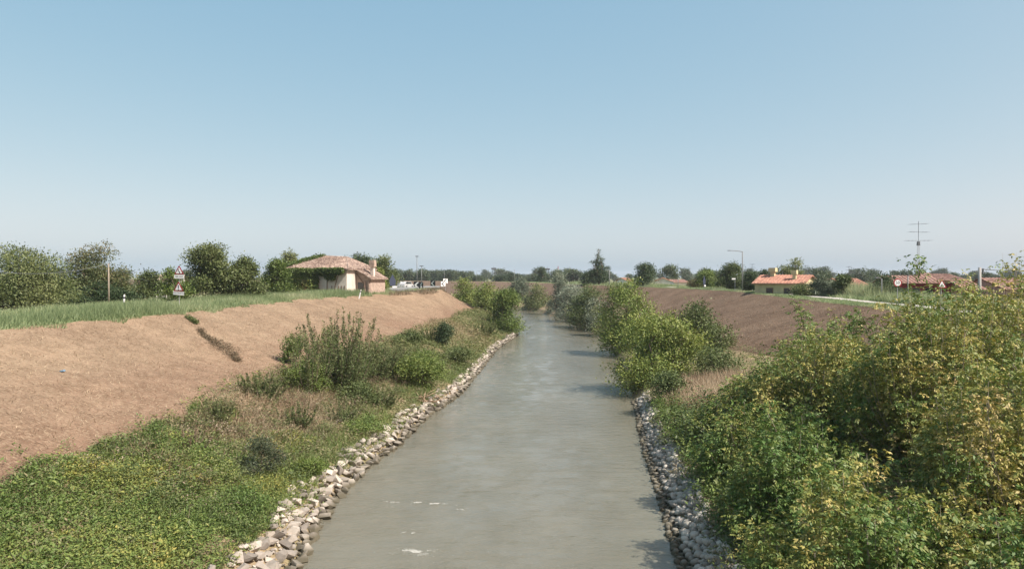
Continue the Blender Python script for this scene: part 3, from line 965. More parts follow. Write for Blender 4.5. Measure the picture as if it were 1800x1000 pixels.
pt = ground_pts(260, lambda y: rw(y) + .5, lambda y: rw(y) + WID_R(y) * 1.1, 22, 56, rg, keep=lambda p_: sn(p_, 1.2, 0) > 0)
weed_leaves("stone_weeds", pt, .2 + .4 * rg.random(len(pt)), .085, G['weeds'], np.clip(.5 + .2 * rg.normal(size=len(pt)), 0, 1), "weeds growing out between the rounded stones", seed=55, per=34, spread=.2)
# right berm
pt = ground_pts(3400, lambda y: rw(y) + WID_R(y) - .1, lambda y: rt(y) + 0.6, 10, 130, rg, 1.1)
weed_leaves("bank_weeds", pt, 0.2 + 0.6 * rg.random(len(pt)) * (1 + 0.5 * sn(pt, 0.5, 1)), 0.15, G['weeds'], np.clip(0.35 + 0.2 * sn(pt, 0.6, 5) + 0.1 * rg.normal(size=len(pt)), 0, 1), "green weeds under the trees of the maple bank", seed=46, per=12, spread=0.28, aspect=0.38)
pt = ground_pts(30000, lambda y: rw(y) + 1.8, lambda y: rt(y) - 1.0, 42, 60, rg, 1.0, keep=lambda p_: ((p_[:, 0] - 13.8) / 3.6) ** 2 + ((p_[:, 1] - 50) / 6.5) ** 2 < 1 + 0.25 * sn(p_, 0.9, 1))
blades("dead_grass_patch", pt + 0, rg.uniform(0.7, 1.5, len(pt)), 0.035, G['straw'], np.clip(0.62 + 0.3 * sn(pt, 0.9, 2) + 0.2 * rg.normal(size=len(pt)), 0, 1), lean=0.5, seed=47, label="tall dead reddish straw between the bushes of the maple bank")

pt = ground_pts(1900, lambda y: rw(y) + WID_R(y) + .3, lambda y: rt(y) + 1.0, 8, 44, rg, 0.9)
weed_leaves("undergrowth", pt, 0.9 + 1.1 * rg.random(len(pt)), 0.19, G['mid'], np.clip(0.55 + 0.2 * sn(pt, 0.6, 5) + 0.1 * rg.normal(size=len(pt)), 0, 1), "dense green undergrowth in the shade of the maples", seed=48, per=16, spread=0.4, aspect=0.4)

pt = ground_pts(620, lambda y: rw(y) + WID_R(y) - .1, lambda y: rw(y) + WID_R(y) + 1.7, 19, 50, rg)
weed_leaves("fringe_undergrowth", pt, 0.35 + 0.7 * rg.random(len(pt)), 0.14, G['bright'], np.clip(0.4 + 0.2 * sn(pt, 0.9, 5) + 0.12 * rg.normal(size=len(pt)), 0, 1), "low green growth along the inland side of the rounded stones", seed=56, per=22, spread=0.3, aspect=0.4)
pt = ground_pts(260, lambda y: lt(y) - 1.3, lambda y: lt(y) + .2, 16, 60, rg, keep=lambda p_: rg.random(len(p_)) < np.clip(1.2 - (lt(p_[:, 1]) - p_[:, 0]), .12, 1))
weed_leaves("stray_weeds", pt, 0.12 + 0.3 * rg.random(len(pt)), 0.10, G['cover'], np.clip(0.45 + 0.2 * rg.normal(size=len(pt)), 0, 1), "stray green weeds creeping onto the foot of the straw slope", seed=57, per=14, spread=0.16)

# ------------------------------------------------------------------ box-elder maples, near right
def maple_tree(loc, label, group, W, D, Hh, z0, ncl, leafL, seed, tone0, yellow=0.2, nl=12, shoots=6, lobes=None):
    rng = np.random.default_rng(seed)
    root = empty("maple_tree", loc, label, "tree", group)
    lb = lobes_of(rng, W, D, Hh, nl, z0, True, rmin=0.26, rmax=0.42) if lobes is None else np.array(lobes, dtype=float)
    # leaders fan up from the stool; leaf sprays sit along their upper parts
    nld = int(12 + 4.2 * W * W ** .5)
    ph = rng.uniform(0, 6.283, nld); rho = rng.random(nld) ** .5
    tips = np.stack([np.cos(ph) * rho * W * .5, np.sin(ph) * rho * D * .5, z0 + Hh * (1 - .62 * rho ** 2.4) * rng.uniform(.62, 1.0, nld)], 1)
    roots_ = np.stack([np.cos(ph) * rho * W * .22, np.sin(ph) * rho * D * .22, np.full(nld, max(.1, z0 * .4))], 1)
    bow = roots_ * .5 + tips * .5 + np.stack([np.cos(ph) * rho * W * .14, np.sin(ph) * rho * D * .14, np.zeros(nld)], 1) + rng.normal(size=(nld, 3)) * .15

    def along(k_, t_):
        t_ = t_[:, None]
        return (1 - t_) ** 2 * roots_[k_] + 2 * t_ * (1 - t_) * bow[k_] + t_ ** 2 * tips[k_]
    li = rng.integers(0, nld, ncl)
    tt_ = 1 - rng.random(ncl) ** 1.15 * .85
    d = unit(rng.normal(size=(ncl, 3)) * np.array([1, 1, .6]) + np.array([0, 0, .15]))
    rad_ = (0.08 + 0.62 * rng.random(ncl) ** .8) * (1.12 - tt_ ** 3 * .9)
    cc = along(li, tt_) + d * rad_[:, None]
    mb = MB()
    base = np.array([0.0, 0.0, -0.3])
    for k in range(nld):
        c_ = along(np.full(6, k), np.linspace(0, 1, 6))
        mb.tube([base * .5 + c_[0] * .5 - np.array([0, 0, .2])] + [tuple(v) for v in c_], [.045, .034, .026, .018, .012, .007, .003], 5)
    mb.tube([base, (0, 0, max(.6, z0 * .5))], [.2, .15], 8)
    # long shoots standing out of the crown
    top = []
    for k in range(shoots):
        l = lb[rng.integers(len(lb))]
        b0 = l[:3] + np.array([rng.normal() * l[3] * .5, rng.normal() * l[4] * .5, l[5] * 0.5])
        Ls = rng.uniform(0.2, 0.7)
        tip = b0 + np.array([rng.normal() * .15, rng.normal() * .15, 0.25 + Ls])
        mb.tube([b0, b0 * .5 + tip * .5 + rng.normal(size=3) * .04, tip], [.02, .014, .006], 5)
        for t in np.linspace(0.2, 1, 13):
            top.append(b0 + (tip - b0) * t + rng.normal(size=3) * 0.10)
    # pale twigs
    tw = rng.choice(ncl, min(ncl, 260), replace=False)
    for i in tw:
        c1 = cc[i]; s0 = along(np.array([li[i]]), np.array([max(0, tt_[i] - .06)]))[0]
        mb.tube([s0, (s0 + c1) / 2 + rng.normal(size=3) * .04, c1], [.012, .009, .004], 4, False)
    top = np.array(top) if top else np.zeros((0, 3))
    nt_ = len(top)
    C = np.concatenate([cc, top]); dd = np.concatenate([d, unit(rng.normal(size=(nt_, 3)) * np.array([1, 1, .3]) + 1e-6)]) if nt_ else d
    isS = np.concatenate([np.zeros(ncl), np.ones(nt_)])
    tone = tone0 - .05 + 0.55 * yellow * sn(C + np.array(loc), 0.9, 1) + 0.6 * yellow * sn(C + np.array(loc), 2.6, 3) + 0.17 * rng.normal(size=len(C))
    tone = np.where(isS > 0, 0.25 + 0.1 * rng.normal(size=len(C)), tone)
    # compound leaves: per clump 4, each with 5 leaflets
    per = 4
    ci = np.repeat(np.arange(len(C)), per); m = len(ci)
    rdir = unit(dd[ci] * 0.7 + rng.normal(size=(m, 3)) * 0.75 + np.array([0, 0, 0.15]))
    rp = C[ci] + rng.normal(size=(m, 3)) * 0.15
    rl = leafL * rng.uniform(1.3, 2.0, m)
    sidev = unit(np.cross(rdir, np.array([0, 0, 1.0]) + rng.normal(size=(m, 3)) * 0.25))
    upv = np.cross(sidev, rdir)
    Vs = []; T = []
    far_ = loc[1] > 29
    if far_: leafL = leafL * 1.22
    for f, sd in (((1.0, 0), (0.7, 1), (0.7, -1)) if far_ else ((1.0, 0), (0.85, 1), (0.85, -1), (0.45, 1), (0.45, -1))):
        pp = rp + rdir * (rl * f)[:, None] + np.array([0, 0, -1.0]) * (rl * f * f * 0.35)[:, None]
        td = unit(rdir * (1.0 if sd == 0 else 0.55) + sidev * sd * 0.85 + np.array([0, 0, -0.62]) + rng.normal(size=(m, 3)) * 0.18)
        LL = leafL * rng.uniform(0.75, 1.25, m)
        Vs.append(leaf_geo(pp, td, LL, LL * 0.42, unit(upv + rng.normal(size=(m, 3)) * 0.3), 0.08))
        T.append(tone[ci] + 0.06 * rng.normal(size=m))
    V = np.concatenate(Vs); T = np.concatenate(T)
    build("crown", V, quads(len(V) // 4), G['maple'], root, np.clip(T, 0.02, 0.98))
    mb.make("trunk", M['bark_pale'], root, True)
    return root


MG = "box-elder maples crowding the bank"
def mt(x, y, W, top, bottom, ncl, leafL, seed, tone0, yellow, label, nl=13, shoots=6, D=None):
    z = h1(x, y)
    maple_tree((x, y, z), label, MG, W, D or W * .9, top - bottom, bottom - z, ncl, leafL, seed, tone0, yellow, nl, shoots)


mt(11.2, 12.5, 8.0, 6.3, 1.5, 2700, .118, 61, .60, .28, "large maple with yellowing leaves filling the lower corner nearest the camera", shoots=0)
mt(8.5, 17.3, 5.6, 5.4, 1.2, 2300, .118, 62, .52, .26, "dark-shaded maple with tan leaf sprays just inland of the rounded stones", shoots=1)
mt(14.2, 19.5, 7.8, 8.0, 2.2, 2900, .118, 63, .62, .28, "broad maple with golden tan foliage in the middle of the thicket", shoots=3)
mt(9.3, 23.5, 5.2, 5.2, 0.9, 2200, .12, 64, .42, .22, "green maple bush leaning over the stones beside the river", shoots=2)
mt(16.2, 27.5, 7.8, 10.0, 2.6, 3100, .125, 65, .58, .28, "tallest maple, its green shoots standing against the sky", shoots=9)
mt(20.4, 30.0, 7.6, 10.5, 2.6, 2700, .13, 66, .54, .24, "tall maple at the frame edge below the power line", shoots=6)
mt(14.8, 35.0, 7.4, 8.0, 2.4, 2500, .13, 67, .56, .24, "yellow-green maple with upright shoots against the brown slope", shoots=6)
mt(10.5, 29.5, 5.8, 5.0, 1.0, 2100, .125, 68, .42, .20, "low green maple bush below the dead straw patch", shoots=1)
mt(22.8, 38.0, 7.4, 9.5, 2.8, 2000, .135, 69, .54, .22, "maple in front of the road sign triangle", shoots=5)
mt(18.6, 43.0, 7.0, 7.2, 2.6, 1600, .14, 70, .44, .18, "slim green maple saplings standing against the brown slope", shoots=7)
mt(13.4, 38.0, 5.8, 5.4, 1.6, 1500, .135, 72, .42, .18, "low green maple bush between the dead straw and the yellow-green maple", shoots=2)
mt(10.7, 36.0, 3.9, 3.9, 1.0, 900, .13, 73, .38, .16, "smallest maple bush, its foot on the rounded stones", shoots=0)

# ------------------------------------------------------------------ river-side bushes and trees
def bush(name, px0, px1, pt_, pb, d, mat, label, n, size, seed, cat="bush", group=None, D=None, x=None, ztop=None, **kw):
    """crown filling photo box px0..px1, rows pt_..pb at distance d"""
    xm = (P(px0, 0, d)[0] + P(px1, 0, d)[0]) / 2
    W = (px1 - px0) / FPX * d
    zt = P(0, pt_, d)[2]; zb = P(0, pb, d)[2]
    g = max(h1(xm, d), -0.1)
    z0 = -0.5 - max(0, g) * (0.75 if xm < 20 else 0.1)
    return make_tree(name, (xm, d, g), label, cat, group, mat, W, zt - g - z0, z0, int(n * .82), size * 1.08, D=D, seed=seed, trunk_r=max(0.08, W * 0.022), dome=True, **kw)


BG = "bushes and trees lining the water"
bush("riverside_bush", 1074, 1250, 543, 692, 60, G['bright'], "large yellow-green bush overhanging the river, its branches touching the water", 24000, .19, 81, group=BG, nl=24, tone0=.68, tvar=.16, spread=.33, D=9)
bush("riverside_bush", 1158, 1298, 527, 616, 70, G['mid'], "dark green rounded bush just inland of the yellow-green overhanging one", 21000, .20, 82, group=BG, nl=18, tone0=.55, spread=.34, D=7)
bush("riverside_bush", 1050, 1166, 492, 612, 90, G['bright'], "tall light green tree rising in front of the brown slope", 20000, .24, 83, cat="tree", group=BG, nl=22, tone0=.5, spread=.42, D=11)
bush("riverside_bush", 994, 1080, 503, 600, 136, G['mid'], "deep green bush in shade over the river bend", 14000, .26, 84, group=BG, nl=18, tone0=.45, spread=.42, D=13)
bush("willow_bush", 966, 1046, 500, 575, 157, G['willow'], "silvery grey willow bush over the water", 14000, .27, 85, group=BG, nl=18, tone0=.72, spread=.45, D=15)
bush("willow_tree", 960, 1006, 477, 545, 184, G['willow'], "tall grey-green willow standing above the river bend", 11000, .32, 86, cat="tree", group=BG, nl=14, tone0=.42, spread=.5, D=9)
bush("riverside_bush", 918, 974, 500, 548, 208, G['mid'], "olive green bush beside the tall grey-green willow", 9000, .36, 87, group=BG, nl=14, tone0=.75, spread=.55, D=14)
bush("riverside_bush", 878, 936, 491, 545, 230, G['willow'], "grey-green bush closing the view where the river turns away", 11000, .38, 88, group=BG, nl=16, tone0=.3, spread=.6, D=14)
bush("riverside_bush", 848, 922, 508, 592, 120, G['bright'], "round bright green bush on the end of the left bank", 16000, .25, 89, group=BG, nl=18, tone0=.3, spread=.42, D=10)
bush("riverside_bush", 820, 880, 494, 550, 146, G['bright'], "yellow-topped bush beside the end of the straw slope", 12000, .30, 90, group=BG, nl=16, tone0=.62, spread=.45, D=10)
bush("riverside_bush", 784, 845, 489, 530, 166, G['bright'], "olive bush below the curve warning chevrons", 11000, .34, 91, group=BG, nl=16, tone0=.55, spread=.5, D=10)
bush("riverside_bush", 1146, 1222, 655, 718, 50, G['olive'], "low olive-grey bush where the rounded stones begin", 9000, .14, 92, group=BG, nl=12, tone0=.45, spread=.25, D=4)
bush("riverside_bush", 1030, 1074, 522, 585, 129, G['willow'], "grey willow bush hanging low over the water", 6000, .27, 93, group=BG, nl=10, tone0=.55, spread=.45, D=8)
bush("riverside_bush", 1036, 1130, 500, 585, 118, G['mid'], "mid-green bush filling the gap behind the tall light green tree", 12000, .25, 94, group=BG, nl=14, tone0=.6, spread=.4, D=8)
bush("riverside_bush", 1212, 1330, 612, 655, 56, G['olive'], "grey-green scrub at the top of the dead straw", 9000, .15, 96, group=BG, nl=14, tone0=.45, spread=.28, D=4)
bush("riverside_bush", 1000, 1052, 503, 560, 176, G['bright'], "light green bush beside the tall grey-green willow", 8000, .33, 97, group=BG, nl=12, tone0=.4, spread=.45, D=8)
bush("riverside_bush", 1120, 1160, 600, 655, 74, G['mid'], "low dark growth under the light green tree at the water", 6000, .2, 95, group=BG, nl=10, tone0=.35, spread=.35, D=8)

# shrubs on the left bank
def stem_shrub(name, loc, label, cat, nst, height, spread_, per, leafL, mat, seed, tone0=.5, bark='bark', group=None, lean=.35, dens_from=.12):
    rng = np.random.default_rng(seed)
    root = empty(name, loc, label, cat, group)
    mb = MB(); Ps = []; Ds = []; Ts = []
    for k in range(nst):
        a = rng.uniform(0, 6.28); l = rng.random() ** .6 * spread_
        hgt = height * (0.35 + 0.65 * rng.random() ** 0.8) * (1 - 0.15 * (l / spread_))
        b0 = np.array([math.cos(a) * l * .35, math.sin(a) * l * .35, -0.2])
        e = np.array([math.cos(a) * l, math.sin(a) * l, hgt])
        m_ = b0 * .5 + e * .5 + np.array([math.cos(a), math.sin(a), -.2]) * l * .12 + rng.normal(size=3) * .05
        t = np.linspace(0, 1, 9)[:, None]
        cv = (1 - t) ** 2 * b0 + 2 * t * (1 - t) * m_ + t ** 2 * e
        mb.tube(cv[::2], np.linspace(.022, .005, 5), 4, False)
        q_ = per
        tt = dens_from + (1 - dens_from) * rng.random(q_)
        tt = tt[:, None]
        pos = (1 - tt) ** 2 * b0 + 2 * tt * (1 - tt) * m_ + tt ** 2 * e
        # short side twigs carrying the leaves
        sd = unit(rng.normal(size=(q_, 3)) * np.array([1, 1, .5]) + np.array([0, 0, .45]))
        ln = rng.random((q_, 1)) * (0.34 * (1.05 - tt)) * height * .22
        pos = pos + sd * ln
        Ps.append(pos); Ds.append(unit(sd + np.array([0, 0, .7]) + rng.normal(size=(q_, 3)) * .3)); Ts.append(np.full(q_, tone0 + rng.normal() * .12) + rng.normal(size=q_) * .08 + .25 * (tt[:, 0] > .8))
    p_ = np.concatenate(Ps); d_ = np.concatenate(Ds); t_ = np.concatenate(Ts); n = len(p_)
    L = leafL * rng.uniform(.7, 1.3, n)
    V = leaf_geo(p_, d_, L, L * .36, unit(rng.normal(size=(n, 3)) + np.array([0, 0, .5])))
    build("foliage", V, quads(n), mat, root, np.clip(t_, .01, .99))
    mb.make("stem", M[bark], root)
    return root


def onb(px, py, d=None):
    """ground point of the left/right bank seen at a pixel: march along the ray"""
    for k in range(2000):
        dd_ = 18 + k * 0.15
        x, y_, z = P(px, py, dd_)
        if z <= h1(x, y_): return (x, y_, h1(x, y_))
    return (x, y_, z)


def st(px, py, *a, **k):
    return stem_shrub("tall_shrub", onb(px, py), *a, **k)


SH = "shrubs on the left bank"
st(600, 690, "tall feathery olive shrub with spiky upright branch tips on the weedy bank", "shrub", 85, 5.9, 3.1, 190, .15, G['olive'], 101, .42, group=SH)
st(545, 690, "leaning shrub with sparse spiky branches at the foot of the straw slope", "shrub", 26, 4.6, 2.0, 150, .15, G['olive'], 102, .45, group=SH)
st(650, 668, "bushy olive shrub between the feathery one and the bright green one", "shrub", 90, 3.0, 2.6, 110, .14, G['olive'], 103, .38, group=SH)
st(705, 655, "low dull green shrub beside the round bright green bush", "shrub", 60, 2.3, 1.8, 110, .14, G['olive'], 104, .3, group=SH)
st(755, 606, "thin upright shrub growing against the pale straw slope", "shrub", 30, 2.3, 1.0, 90, .16, G['olive'], 105, .45, group=SH)
st(385, 742, "small olive shrub above the leafy carpet", "shrub", 34, 1.2, 1.2, 90, .10, G['olive'], 107, .45, group=SH)
st(520, 752, "small spiky shrub in the dry grass left of the stones", "shrub", 34, 1.4, 1.1, 90, .10, G['mid'], 108, .45, group=SH)
st(602, 742, "tall weedy clump halfway between the thicket and the stones", "shrub", 34, 1.5, 1.2, 90, .10, G['olive'], 109, .3, group=SH)
st(668, 716, "olive weedy clump by the driftwood end of the bank", "shrub", 34, 1.5, 1.4, 90, .12, G['mid'], 110, .6, group=SH)
st(330, 795, "low brownish shrub on the leafy carpet", "shrub", 30, .9, 1.1, 90, .08, G['olive'], 131, .8, group=SH)
st(845, 590, "low green shrub on the far part of the left bank", "shrub", 50, 2.2, 2.6, 110, .18, G['mid'], 132, .6, group=SH)
st(462, 700, "dark green brush at the edge of the mown slope", "shrub", 50, 1.6, 1.5, 110, .11, G['mid'], 106, .5, group=SH)


def on_bush(name, px, py, W, Hh, mat, label, n, size, seed, cat='bush', **kw):
    loc = onb(px, py)
    return make_tree(name, loc, label, cat, SH, mat, W, Hh, -0.05, n, size, seed=seed, trunk_r=.06, **kw)


on_bush("green_bush", 742, 682, 4.0, 2.9, G['bright'], "round bright green bush above the riprap", 9000, .14, 111, tone0=.6, spread=.22, nl=14)
on_bush("conical_bush", 781, 612, 2.2, 2.9, G['dark'], "dark green conical bush by the straw slope", 6000, .16, 112, tone0=.75, spread=.2, nl=10)
G['seed'] = leaf_mat("dark_leaves_with_pale_seed_heads", [(0.0, (0.04, 0.055, 0.03)), (0.6, (0.09, 0.11, 0.06)), (0.82, (0.26, 0.25, 0.20)), (1.0, (0.46, 0.44, 0.38))])
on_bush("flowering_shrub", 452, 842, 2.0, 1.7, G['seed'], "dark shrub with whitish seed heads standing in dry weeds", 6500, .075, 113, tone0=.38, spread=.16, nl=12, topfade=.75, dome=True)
on_bush("green_bush", 512, 640, 1.5, 2.2, G['bright'], "bright green vine-covered clump low in the spiky shrub", 3000, .13, 114, tone0=.4, spread=.2, nl=7)
on_bush("green_bush", 575, 650, 1.6, 3.3, G['bright'], "bright green creeper climbing inside the feathery shrub", 3500, .13, 115, tone0=.45, spread=.2, nl=7)
on_bush("green_bush", 640, 712, 3.2, 1.5, G['mid'], "low dark bramble mound in front of the feathery shrub", 5000, .12, 116, tone0=.55, spread=.2, nl=10)
on_bush("green_bush", 545, 838, 1.6, 0.9, G['bright'], "small bright green bramble touching the stones", 3000, .09, 117, tone0=.6, spread=.14, nl=8)
on_bush("green_bush", 600, 672, 4.6, 2.6, G['mid'], "dark green thicket at the foot of the feathery shrub", 8500, .13, 121, tone0=.5, spread=.25, nl=14)
on_bush("green_bush", 672, 662, 4.2, 2.2, G['olive'], "dull olive thicket between the feathery shrub and the straw slope", 7500, .13, 122, tone0=.4, spread=.25, nl=14)
on_bush("green_bush", 535, 690, 2.8, 2.0, G['bright'], "yellow-green bush under the leaning spiky shrub", 5000, .12, 123, tone0=.6, spread=.22, nl=10)
on_bush("green_bush", 800, 640, 3.4, 1.6, G['mid'], "low green thicket right of the round bright green bush", 5500, .15, 124, tone0=.7, spread=.25, nl=10)
on_bush("grass_tussock", 715, 608, 3.0, 1.4, G['mid'], "soft green tussock at the edge of the mown slope", 5000, .16, 118, tone0=.6, spread=.25, nl=8)
on_bush("green_bush", 640, 760, 3.0, 0.9, G['cover'], "fresh green weeds mound above the pale stones", 5000, .09, 119, tone0=.45, spread=.18, nl=10)
on_bush("green_bush", 430, 905, 2.4, 0.8, G['cover'], "low green nettle clump by the nearest broken stones", 4500, .08, 120, tone0=.3, spread=.16, nl=10)

# dry gully line down the left slope
rg2 = np.random.default_rng(55)
a0 = np.array(onb(318, 553)); a1 = np.array(onb(415, 636))
n = 760
t = rg2.random(n)
pp = a0[None, :2] * (1 - t)[:, None] + a1[None, :2] * t[:, None] + np.stack([0.22 * np.sin(t * 9), 0.1 * np.sin(t * 6)], 1) + rg2.normal(size=(n, 2)) * (0.07 + 0.28 * np.exp(-((t[:, None] - .78) / .14) ** 2))
pt = np.concatenate([pp, H(pp[:, 0], pp[:, 1])[:, None]], 1)
hh = 0.08 + 0.22 * rg2.random(n) + 0.40 * np.exp(-((t - .78) / .12) ** 2) * rg2.random(n)
kp = (sn(pt, 2.6, 3) > -0.45) | (t > .68)
pt = pt[kp]; t = t[kp]; hh = hh[kp]
top_green = pt[t < .38]; rest = pt[t >= .38]
weed_leaves("gully_weeds", top_green, hh[t < .38], .13, G['mid'], np.full(len(top_green), .6), "strip of green weeds starting a gully down the straw slope", seed=56, per=7, spread=.12)
weed_leaves("dead_brush", rest, hh[t >= .38], .12, G['dead'], np.clip(.2 + .25 * rg2.random(len(rest)), 0, 1), "dead brown brush lying in the gully on the straw slope", seed=57, per=7, spread=.14, aspect=.25)

# driftwood at the water
dl = onb(762, 716)
dl = (dl[0] - .8, dl[1], h1(dl[0] - .8, dl[1]))
dw = empty("driftwood", dl, "tangle of bare brown driftwood branches caught at the water's edge", "driftwood")
mb = MB(); rg3 = np.random.default_rng(5)
for k in range(26):
    a = rg3.uniform(0, 6.28); l_ = rg3.uniform(.4, 1.5)
    s = np.array([rg3.normal() * .5, rg3.normal() * .8, .1])
    e = s + np.array([math.cos(a) * l_, math.sin(a) * l_ * .7, rg3.uniform(0, .6)])
    mb.tube([s, (s + e) / 2 + rg3.normal(size=3) * .12, e], [.04, .028, .01], 5)
mb.make("branches", M['deadwood'], dw, True)
lp = onb(109, 655)
mb = MB(); mb.prism([(-.12, 0), (-.07, .05), (.02, .03), (.06, .08), (.12, .01), (.03, -.01)], -.09, .08)
bl = mb.make("plastic_litter", M['bluebag']); bl.location = (lp[0], lp[1], lp[2] + .03)
tag(bl, "scrap of pale blue plastic lying on the straw slope", "litter")

# ------------------------------------------------------------------ left: trees behind the dike
def far_tree(px0, px1, ptop, d, mat, label, n, size, seed, cat="tree", name="tree", group=None, gz=None, low=.12, pbase=None, trunk=None, **kw):
    xm = ((px0 + px1) / 2 - 900) / FPX * d; W = (px1 - px0) / FPX * d
    g = h1(xm, d) if gz is None else gz
    zt = P(0, ptop, d)[2]
    Ht = zt - g
    z0 = Ht * low
    return make_tree(name, (xm, d, g), label, cat, group, mat, W, Ht - z0, z0, int(n * (.95 if xm < -20 else .75)), size * 1.06, seed=seed, dome=low < .15, trunk_r=trunk or max(.12, Ht * .03), **kw)


LG = "trees beyond the left dike"
far_tree(-70, 118, 430, 72, G['mid'], "wide spreading green tree cut by the frame edge", 26000, .20, 201, name="spreading_tree", group=LG, low=.05, nl=26, tone0=.62, spread=.32)
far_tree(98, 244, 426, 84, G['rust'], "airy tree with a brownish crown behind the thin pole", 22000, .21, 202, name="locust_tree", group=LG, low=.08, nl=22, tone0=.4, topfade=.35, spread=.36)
far_tree(324, 420, 428, 84, G['mid'], "tall rounded walnut tree right behind the warning signs", 22000, .24, 203, name="walnut_tree", group=LG, low=.06, nl=18, tone0=.6, spread=.36)
far_tree(395, 464, 452, 86, G['mid'], "lower walnut tree leaning against the taller one", 13000, .24, 204, name="walnut_tree", group=LG, low=.06, nl=12, tone0=.62, spread=.36)
far_tree(238, 285, 478, 90, G['mid'], "small leafy tree in the gap left of the warning signs", 6000, .22, 205, name="small_tree", group=LG, low=.1, nl=9, tone0=.55, spread=.3)
far_tree(284, 332, 474, 78, G['bright'], "light green sapling partly hidden by the warning signs", 6000, .2, 206, name="small_tree", group=LG, low=.1, nl=9, tone0=.45, spread=.3)
far_tree(100, 250, 500, 80, G['dark'], "dark thicket under the brownish-crowned tree", 13000, .22, 207, cat="thicket", name="thicket", group=LG, low=0, nl=18, tone0=.6, spread=.35, D=4)
far_tree(462, 512, 458, 100, G['ivy'], "ivy-covered tree hugging the old farmhouse", 11000, .24, 208, name="ivy_tree", group=LG, low=.05, nl=12, tone0=.45, spread=.35)
far_tree(492, 526, 440, 135, G['mid'], "grey-green tree top showing behind the farmhouse roof", 6000, .3, 209, name="round_tree", group=LG, low=.2, nl=9, tone0=.8, spread=.4)
far_tree(610, 660, 448, 150, G['dark'], "dark round tree behind the farmhouse chimney", 9000, .34, 210, name="round_tree", group=LG, low=.1, nl=11, tone0=.8, spread=.5)
far_tree(652, 700, 453, 140, G['mid'], "grey-green tree behind the road sign by the farmhouse", 9000, .32, 211, name="round_tree", group=LG, low=.1, nl=12, tone0=.55, spread=.5)
far_tree(660, 682, 470, 118, G['bright'], "yellow-green shrub against the farmhouse end wall", 4000, .22, 212, cat="shrub", name="garden_shrub", group=LG, low=.05, nl=7, tone0=.9, spread=.3)

# ------------------------------------------------------------------ farmhouse
def gable_text(): pass


HX, HD = (566 - 900) / FPX * 108, 108.0
HZ = 6.85
fh = empty("farmhouse", (HX, HD + 4.5, HZ), "old farmhouse with a hipped tile roof, half covered in ivy", "house", None, R(-14))
WB, DB, EZ, AZ = 10.2, 9.0, 3.75, 5.75    # width, depth, eave and apex heights
mb = MB(); mb.box((0, 0, EZ / 2 - .3), (WB, DB, EZ + .6)); mb.make("wall", M['plaster'], fh)
# hipped roof, eaves overhanging, real tile courses as ridges
o_ = .45
mb = MB()
ap = [(-1.0, 0, AZ), (2.2, 1.5, AZ - .15)]
c4 = [(-WB / 2 - o_, -DB / 2 - o_, EZ), (WB / 2 + o_, -DB / 2 - o_, EZ), (WB / 2 + o_, DB / 2 + o_, EZ), (-WB / 2 - o_, DB / 2 + o_, EZ)]
vs = c4 + ap + [(x, y_, z - .16) for x, y_, z in c4]
mb.add(vs, [(0, 1, 5, 4), (1, 2, 5), (2, 3, 4, 5), (3, 0, 4), (6, 7, 1, 0), (7, 8, 2, 1), (8, 9, 3, 2), (9, 6, 0, 3), (9, 8, 7, 6)])
roof = mb.make("roof", M['tile_old'], fh)


def tile_courses(parent, quad, pitch, mat, rad=.07):
    """rows of cover tiles running down a roof face; quad = (eave a, eave b, top b, top a)"""
    a_, b_, c_, d_ = [Vector(q_) for q_ in quad]
    n = max(2, int((b_ - a_).length / pitch)); mb = MB()
    nrm = (b_ - a_).cross(d_ - a_).normalized()
    if nrm.z < 0: nrm = -nrm
    for i in range(n + 1):
        t = i / n
        e = a_.lerp(b_, t); f = d_.lerp(c_, t)
        if (e - f).length < .3: continue
        mb.tube([e + nrm * .01, f + nrm * .01], rad, 5)
    return mb.make("cover_tiles", mat, parent)


# front hip: parallel courses clipped by the hips
mb = MB()
A0, A1, T0, T1 = Vector(c4[0]), Vector(c4[1]), Vector(ap[0]), Vector(ap[1])
n = int(WB / .28)
for i in range(1, n):
    x = A0.x + (A1.x - A0.x) * i / n
    tl = (x - A0.x) / (T0.x - A0.x); tr = (A1.x - x) / (A1.x - T1.x); f = min(tl, tr, 1.0)
    tp = T0.lerp(T1, min(1, max(0, (x - T0.x) / (T1.x - T0.x))))
    mb.tube([(x, A0.y, EZ + .02), (x, A0.y + (tp.y - A0.y) * f, EZ + (tp.z - EZ) * f + .02)], .075, 5)
ct = mb.make("cover_tiles", M['tile_old'], roof); ct['kind'] = 'stuff'
mb = MB()
B0, B1 = Vector(c4[1]), Vector(c4[2])
n = int(DB / .28)
for i in range(1, n):
    t = i / n; y_ = B0.y + (B1.y - B0.y) * t
    f = min((y_ - B0.y) / (T1.y - B0.y), (B1.y - y_) / (B1.y - T1.y))
    mb.tube([(B0.x, y_, EZ + .02), (B0.x + (T1.x - B0.x) * f, y_, EZ + (T1.z - EZ) * f + .02)], .075, 5)
ct = mb.make("cover_tiles", M['tile_old'], roof); ct['kind'] = 'stuff'
mb = MB()
for a_, b_ in ((c4[0], ap[0]), (c4[1], ap[1]), (ap[0], ap[1]), (c4[2], ap[1]), (c4[3], ap[0])):
    mb.tube([a_, b_], .13, 6)
mb.make("ridge_tiles", M['tile_old'], roof)
